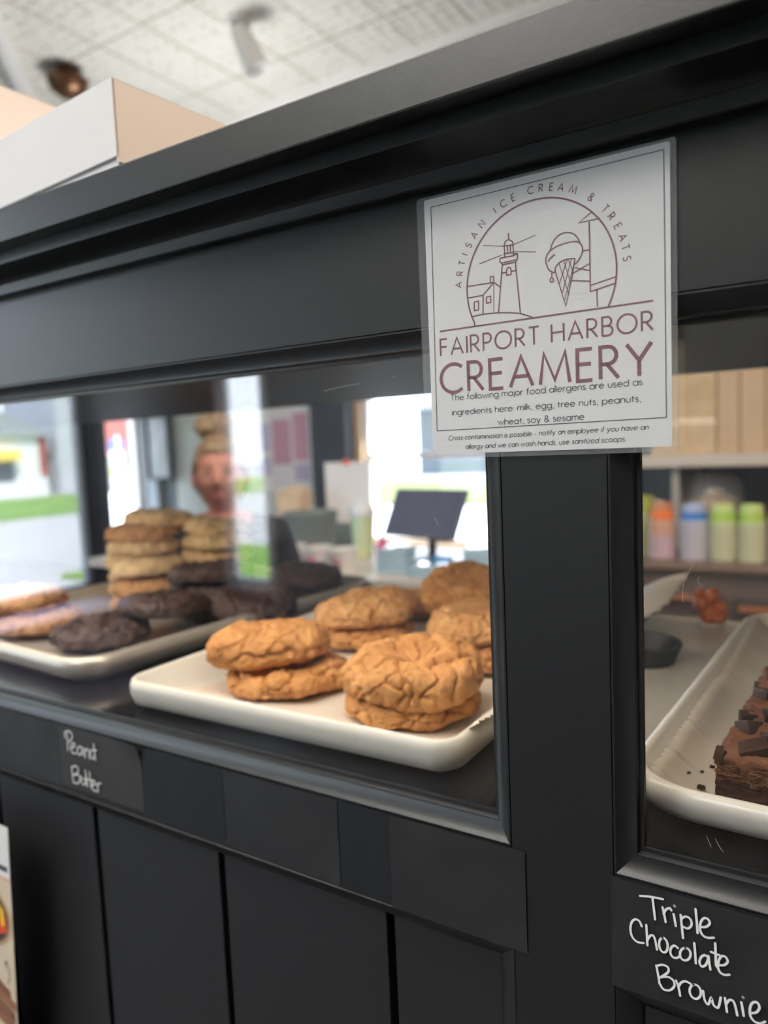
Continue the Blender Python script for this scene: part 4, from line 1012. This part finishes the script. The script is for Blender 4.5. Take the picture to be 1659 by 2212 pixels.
mb = MB(); y = .3698 - .0008
ap = smooth_line([(.013, Z(-.518)), (.0095, Z(-.514)), (.0085, Z(-.507)), (.0105, Z(-.500)), (.015, Z(-.494))], 5)
ribbon(mb, [[(fx1 - .075 * (Z(-.345) - z) - dx, z) for dx, z in ap], [(fx1 - .075 * (Z(-.345) - z) - dx, z) for dx, z in ((.011, Z(-.4955)), (.015, Z(-.494)), (.0145, Z(-.5005)))]], .0011, y)
apart(fl, mb, 'printed_arrow', INK)
apart(fl, MB().box(-.86, -.71, .372, .395, 0, .88, .002), 'stand', BLACK)

# =================================================================== person behind the case
def person(loc, rz, label):
    root = thing('person', label, 'person', loc, rz)
    # local frame: facing -y, feet at z=0, eyes at about 1.45
    V = []; E_ = []; Rd = []
    lift = lambda p: (p[0], p[1], p[2] + .062 * max(0, min(1, (p[2] - .55) / .65)) * (1 if p[2] < 1.3 else .7 if p[2] < 1.35 else 0))
    def add(p, r, par=None):
        V.append(lift(p)); Rd.append(r if isinstance(r, tuple) else (r, r))
        if par is not None: E_.append((par, len(V) - 1))
        return len(V) - 1
    pel = add((0, 0, .86), (.145, .105)); wa = add((0, -.005, 1.00), (.125, .09), pel); ch = add((0, -.01, 1.15), (.135, .095), wa); sh_ = add((0, .0, 1.255), (.10, .075), ch)
    nk = add((0, .0, 1.325), (.050, .050), sh_); nk2 = add((0, -.012, 1.39), (.047, .048), nk); hd = add((0, -.012, 1.44), (.052, .06), nk2)
    for s in (-1, 1):
        hp = add((s * .085, 0, .80), (.082, .085), pel); kn = add((s * .095, -.01, .46), (.055, .058), hp); an = add((s * .10, .02, .09), (.036, .038), kn); ft = add((s * .105, -.05, .04), (.036, .03), an); add((s * .11, -.14, .03), (.03, .022), ft)
        so = add((s * .145, 0, 1.235), (.056, .054), sh_); el = add((s * .205, .01, .97), (.039, .040), so); wr = add((s * .19, -.17, .86), (.025, .022), el); pm = add((s * .185, -.235, .845), (.034, .016), wr)
        for k in range(4):
            fx = s * (.185 + .010 * (1.5 - k) * 1.6); ln = (.062, .072, .068, .052)[k]
            a = add((fx, -.272, .846), .009, pm); b_ = add((fx, -.272 - ln * .55, .838), .0085, a); add((fx, -.272 - ln, .818), .0075, b_)
        a = add((s * .155, -.235, .840), .010, pm); b_ = add((s * .138, -.262, .832), .009, a)
    me = bpy.data.meshes.new('body'); me.from_pydata(V, E_, []); me.update()
    o = bpy.data.objects.new('tmp_body', me); C.objects.link(o)
    md = o.modifiers.new('skin', 'SKIN')
    sv = me.skin_vertices[0].data
    for i, r in enumerate(Rd): sv[i].radius = r; sv[i].use_root = (i == 0)
    o.modifiers.new('sub', 'SUBSURF').levels = 2
    dg = bpy.context.evaluated_depsgraph_get()
    bm = bmesh.new(); bm.from_object(o, dg)
    bpy.data.objects.remove(o)
    mb = MB(); mb.bm(bm)
    # head: sculpted from a sphere
    hb = bmesh.new(); bmesh.ops.create_uvsphere(hb, u_segments=56, v_segments=40, radius=1)
    hc = Vector((0, -.02, 1.485))
    def G_(p, c, r): return math.exp(-((p - Vector(c)).length / r) ** 2)
    for v in hb.verts:
        p = v.co; x, y, z = p
        jaw = 1 - .30 * max(0, -z) ** 1.4
        q_ = Vector((x * .074 * jaw, y * (.096 if y > 0 else .090) * (1 - .12 * max(0, -z)), z * .116))
        if y < 0:
            q_.y -= .022 * G_(q_, (0, -.09, -.022), .016) + .010 * G_(q_, (0, -.09, .002), .016)          # nose
            q_.y += .010 * G_(q_, (.031, -.083, .008), .018) + .010 * G_(q_, (-.031, -.083, .008), .018)    # eye sockets
            q_.y -= .006 * G_(q_, (0, -.085, -.058), .020); q_.y += .003 * G_(q_, (0, -.088, -.075), .010); q_.y -= .009 * G_(q_, (0, -.08, -.098), .022)
            q_.y -= .004 * G_(q_, (.04, -.07, -.025), .022) + .004 * G_(q_, (-.04, -.07, -.025), .022)
        v.co = q_ + hc
    mb.bm(hb)
    for s in (-1, 1):
        eb = bmesh.new(); bmesh.ops.create_uvsphere(eb, u_segments=16, v_segments=12, radius=1)
        mb.bm(eb, Matrix.Translation((s * .075, -.012, 1.475)) @ Matrix.Rotation(s * .3, 4, 'Z') @ Matrix.Diagonal((.010, .018, .030, 1)))
    SK = mat('skin', (.56, .25, .19), .5, sss=.15)
    body = mb.build('body', SK, root, 180)
    rm = body.modifiers.new('r', 'REMESH'); rm.mode = 'VOXEL'; rm.voxel_size = .005; rm.use_smooth_shade = True
    sm = body.modifiers.new('sm', 'SMOOTH'); sm.iterations = 4; sm.factor = .5
    HAIR = mat('blonde_brown_hair', (.16, .095, .050), .5, color2=(.30, .20, .11), noise_scale=40, bump=.6, bump_scale=120)
    # swept-up hair and bun
    hb = bmesh.new(); bmesh.ops.create_uvsphere(hb, u_segments=48, v_segments=32, radius=1)
    kill = []
    for v in hb.verts:
        x, y, z = v.co
        line = .50 - 1.0 * max(0, abs(x) - .45) if y < 0 else -1
        if y < -.12 and z < line: kill.append(v)
        elif y < .25 and z < -.35 - .8 * y: kill.append(v)
        elif z < -.72: kill.append(v)
        v.co = Vector((x * .081, y * .103 + .002, z * .123)) + hc
        v.co += Vector((x, y, z)) * .0025 * noise.noise(Vector((x * 9, y * 9, z * 2)))
    bmesh.ops.delete(hb, geom=kill, context='VERTS')
    h = MB().bm(hb).build('hair', HAIR, root, 180); s_ = h.modifiers.new('s', 'SOLIDIFY'); s_.thickness = .008; s_.offset = -1
    lump(.092, .088, .072, .006, 45, 3, 20, .95).build('hair_bun', HAIR, root, 180).location = (-.008, .0, 1.590)
    for s in (-1, 1):
        eb = bmesh.new(); bmesh.ops.create_uvsphere(eb, u_segments=16, v_segments=12, radius=.0085)
        MB().bm(eb, Matrix.Translation((s * .030, -.0930, 1.490))).build('eye', mat('eye_dark', (.16, .12, .11), .25), root, 180)
        MB().tube([(s * .017, -.1125, 1.511), (s * .031, -.1115, 1.5155), (s * .046, -.1025, 1.511)], [.002, .0028, .0015], 8).build('eyebrow', HAIR, root, 60)
    MB().tube([(-.022, -.1085, 1.428), (-.010, -.1145, 1.4305), (0, -.1155, 1.4295), (.010, -.1145, 1.4305), (.022, -.1085, 1.428)], [.0015, .004, .0045, .004, .0015], 8).build('lips', mat('lip_red', (.42, .12, .11), .4), root, 60)
    # clothes: own skinned shells a little larger than the body
    def shell(name, spec, mt):
        V = []; E_ = []; Rd = []
        for p, r, par in spec:
            V.append(lift(p)); Rd.append(r)
            if par is not None: E_.append((par, len(V) - 1))
        me = bpy.data.meshes.new(name); me.from_pydata(V, E_, []); me.update()
        o = bpy.data.objects.new('tmp', me); C.objects.link(o); o.modifiers.new('skin', 'SKIN')
        sv = me.skin_vertices[0].data
        for i, r in enumerate(Rd): sv[i].radius = r; sv[i].use_root = (i == 0)
        o.modifiers.new('sub', 'SUBSURF').levels = 2
        bm = bmesh.new(); bm.from_object(o, bpy.context.evaluated_depsgraph_get()); bpy.data.objects.remove(o)
        q = MB().bm(bm).build(name, mt, root, 180)
        r_ = q.modifiers.new('r', 'REMESH'); r_.mode = 'VOXEL'; r_.voxel_size = .006; r_.use_smooth_shade = True
        sm = q.modifiers.new('sm', 'SMOOTH'); sm.iterations = 5
        return q
    sp_ = [((0, 0, .70), (.165, .130), None), ((0, 0, .84), (.190, .148), 0), ((0, -.005, 1.00), (.170, .128), 1), ((0, -.01, 1.15), (.158, .118), 2), ((0, 0, 1.255), (.120, .092), 3), ((0, -.004, 1.335), (.070, .066), 4)]
    for s in (-1, 1):
        k = len(sp_)
        sp_ += [((s * .148, 0, 1.240), (.066, .064), 4), ((s * .188, .006, 1.07), (.058, .058), k)]
    shell('t_shirt', sp_, mat('black_tshirt', (.012, .012, .015), .8))
    sp_ = [((0, 0, .80), (.165, .128), None)]
    for s in (-1, 1):
        k = len(sp_)
        sp_ += [((s * .085, 0, .76), (.096, .098), 0), ((s * .095, -.008, .46), (.072, .074), k), ((s * .10, .018, .12), (.060, .062), k + 1)]
    shell('trousers', sp_, mat('dark_trousers', (.03, .035, .055), .8))
    for s in (-1, 1):
        lump(.088, .24, .075, .002, 20, 1, 10, .5).build('shoe', mat('grey_shoe', (.2, .2, .2), .6), root, 180).location = (s * .106, -.06, .0)
    return root
pr_ = person((-1.515, 1.52, 0), R_(40), 'person with a high hair bun in a black shirt behind the heaped cookies')
pr_.scale = (.965, .965, .965)

# =================================================================== outside
ASPH = mat('pale_asphalt', (.42, .41, .40), .85, color2=(.50, .48, .46), noise_scale=.6)
GRASS = mat('lawn', (.10, .24, .025), .9, color2=(.22, .34, .05), noise_scale=1.2, bump=.4, bump_scale=30)
struct(MB().box(-70, 40, -60, 60, -.45, -.12).build('road', ASPH))
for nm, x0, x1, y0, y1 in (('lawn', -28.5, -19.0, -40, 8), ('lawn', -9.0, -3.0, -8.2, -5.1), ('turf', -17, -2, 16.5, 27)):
    tag(MB().box(x0, x1, y0, y1, -.12, -.06).build(nm, GRASS if nm == 'lawn' else mat('dimmed_lawn', (.055, .075, .006), .9, color2=(.09, .105, .012), noise_scale=1.2)), kind='structure')  # back strip: lawn colour darkened to stand for less light on it
def house(name, label, x, y, w, d, h, wall, roof, ridge, extras=None, rz=0):
    root = thing(name, label, 'building', (x, y, -.12), rz)
    MB().box(-d / 2, d / 2, -w / 2, w / 2, 0, h).build('walls', wall, root)
    mb = MB(); a, b_ = d / 2 + .3, w / 2 + .35
    if ridge > 0: mb.add([(a, -b_, h), (a, b_, h), (a, 0, h + ridge), (-a, -b_, h), (-a, b_, h), (-a, 0, h + ridge)], [(0, 1, 2), (5, 4, 3), (0, 2, 5, 3), (2, 1, 4, 5), (1, 0, 3, 4)])
    else: mb.box(-a + .2, a - .2, -b_ + .2, b_ - .2, h, h + .25)
    mb.build('roof', roof, root)
    for nm, y0, y1, z0, z1, mt, t_ in (extras or []):
        MB().box(d / 2 - .02, d / 2 + t_, y0, y1, z0, z1).build(nm, mt, root)
    return root
SID = mat('white_siding', (.75, .76, .78), .6); GRF = mat('grey_shingle', (.30, .33, .36), .7); DG = mat('dark_window_glass', (.08, .10, .13), .1)
YEL = mat('yellow_awning', (.85, .62, .10), .6); REDB = mat('coral_red_front', (.30, .045, .025), .6); GRW = mat('grey_stucco', (.46, .48, .53), .7)
house('shop_house', 'small white gabled house with yellow awnings across the road', -32, -16.2, 5.0, 4.0, 2.6, SID, GRF, 1.2,
      [('awning', -1.0, .3, 1.6, 2.0, YEL, .6), ('awning', .6, 1.6, 1.6, 2.0, YEL, .6), ('red_corner_board', -2.5, -2.2, .9, 2.6, REDB, .08), ('window', -1.0, .3, .7, 1.6, DG, .03), ('door', .7, 1.4, .0, 1.6, DG, .03)])
house('grey_building', 'tall pale grey building beside the white gabled house across the road', -32, -21.0, 3.4, 4.0, 7.0, GRW, GRF, 0, [('window', .4, .8, 2.0, 2.7, DG, .03), ('door', -.9, -.1, 0, 1.2, DG, .03)])
house('coral_shop', 'low grey building with a coral red front seen through the narrow window', -30, 24.6, 9.5, 4.0, 3.6, mat('grey_stucco_dimmed', (.050, .052, .062), .7), GRF, 0, [('coral_fascia', -4.7, 4.7, 1.55, 3.6, mat('coral_front_dimmed', (.105, .022, .014), .6), .25), ('window', -.5, 1.6, .3, 1.3, mat('shaded_glass', (.08, .085, .1), .3), .05)])  # wall and fascia colours darkened to stand for shade
ff = thing('feather_flag', 'tall feather flag in blue, white and yellow stripes before the coral red building', 'flag', (-22, 17.1, -.12))  # stripe colours darkened too, in place of shade
MB().tube([(0, 0, 0), (0, 0, 2.3)], .03, 8).build('pole', SID, ff, 60)
for k, (z0, z1, mt) in enumerate(((1.75, 2.15, mat('flag_blue', (.02, .06, .2), .6)), (1.25, 1.75, mat('flag_white', (.3, .3, .3), .7)), (.85, 1.25, mat('flag_yellow', (.25, .22, .06), .7)), (.45, .85, mat('flag_white', (.3, .3, .3), .7)))):
    MB().box(-.02, .02, -.35, .25, z0, z1).build('flag_stripe', mt, ff)
house('slate_house', 'slate grey house beyond the turf seen through the back window', -13.5, 34, 9, 5, 3.2, mat('slate_siding', (.07, .08, .085), .7), GRF, 1.4, [('window', -2, -.8, 1, 2.2, DG, .03)], R_(-90))
TRK = mat('bark', (.12, .08, .05), .9); LEAF = mat('leaf_green', (.07, .17, .03), .8, color2=(.14, .27, .05), noise_scale=3)
for lb, x, y, s in (('round green tree beside the white gabled house', -37, -13.5, 1.3), ('green tree behind the lawn of the back window', -6.8, 33, 1.1), ('green tree between the grey building and the narrow window', -38, -25, 1.5)):
    r = thing('tree', lb, 'tree', (x, y, -.12), 0, 'trees outside')
    MB().tube([(0, 0, 0), (.05, 0, 1.2 * s), (0, .05, 2.4 * s)], [.16 * s, .12 * s, .06 * s], 10).build('trunk', TRK, r, 60)
    bm = bmesh.new(); bmesh.ops.create_icosphere(bm, subdivisions=5, radius=1)
    for v in bm.verts:
        n_ = v.co.normalized(); v.co = Vector((n_.x * 1.6, n_.y * 1.6, n_.z * 1.5)) * s * (1 + .28 * noise.fractal(n_ * 2.2 + Vector((x, y, 0)), .8, 2, 5)) + Vector((0, 0, 3.3 * s))
    MB().bm(bm).build('crown', LEAF, r, 180)
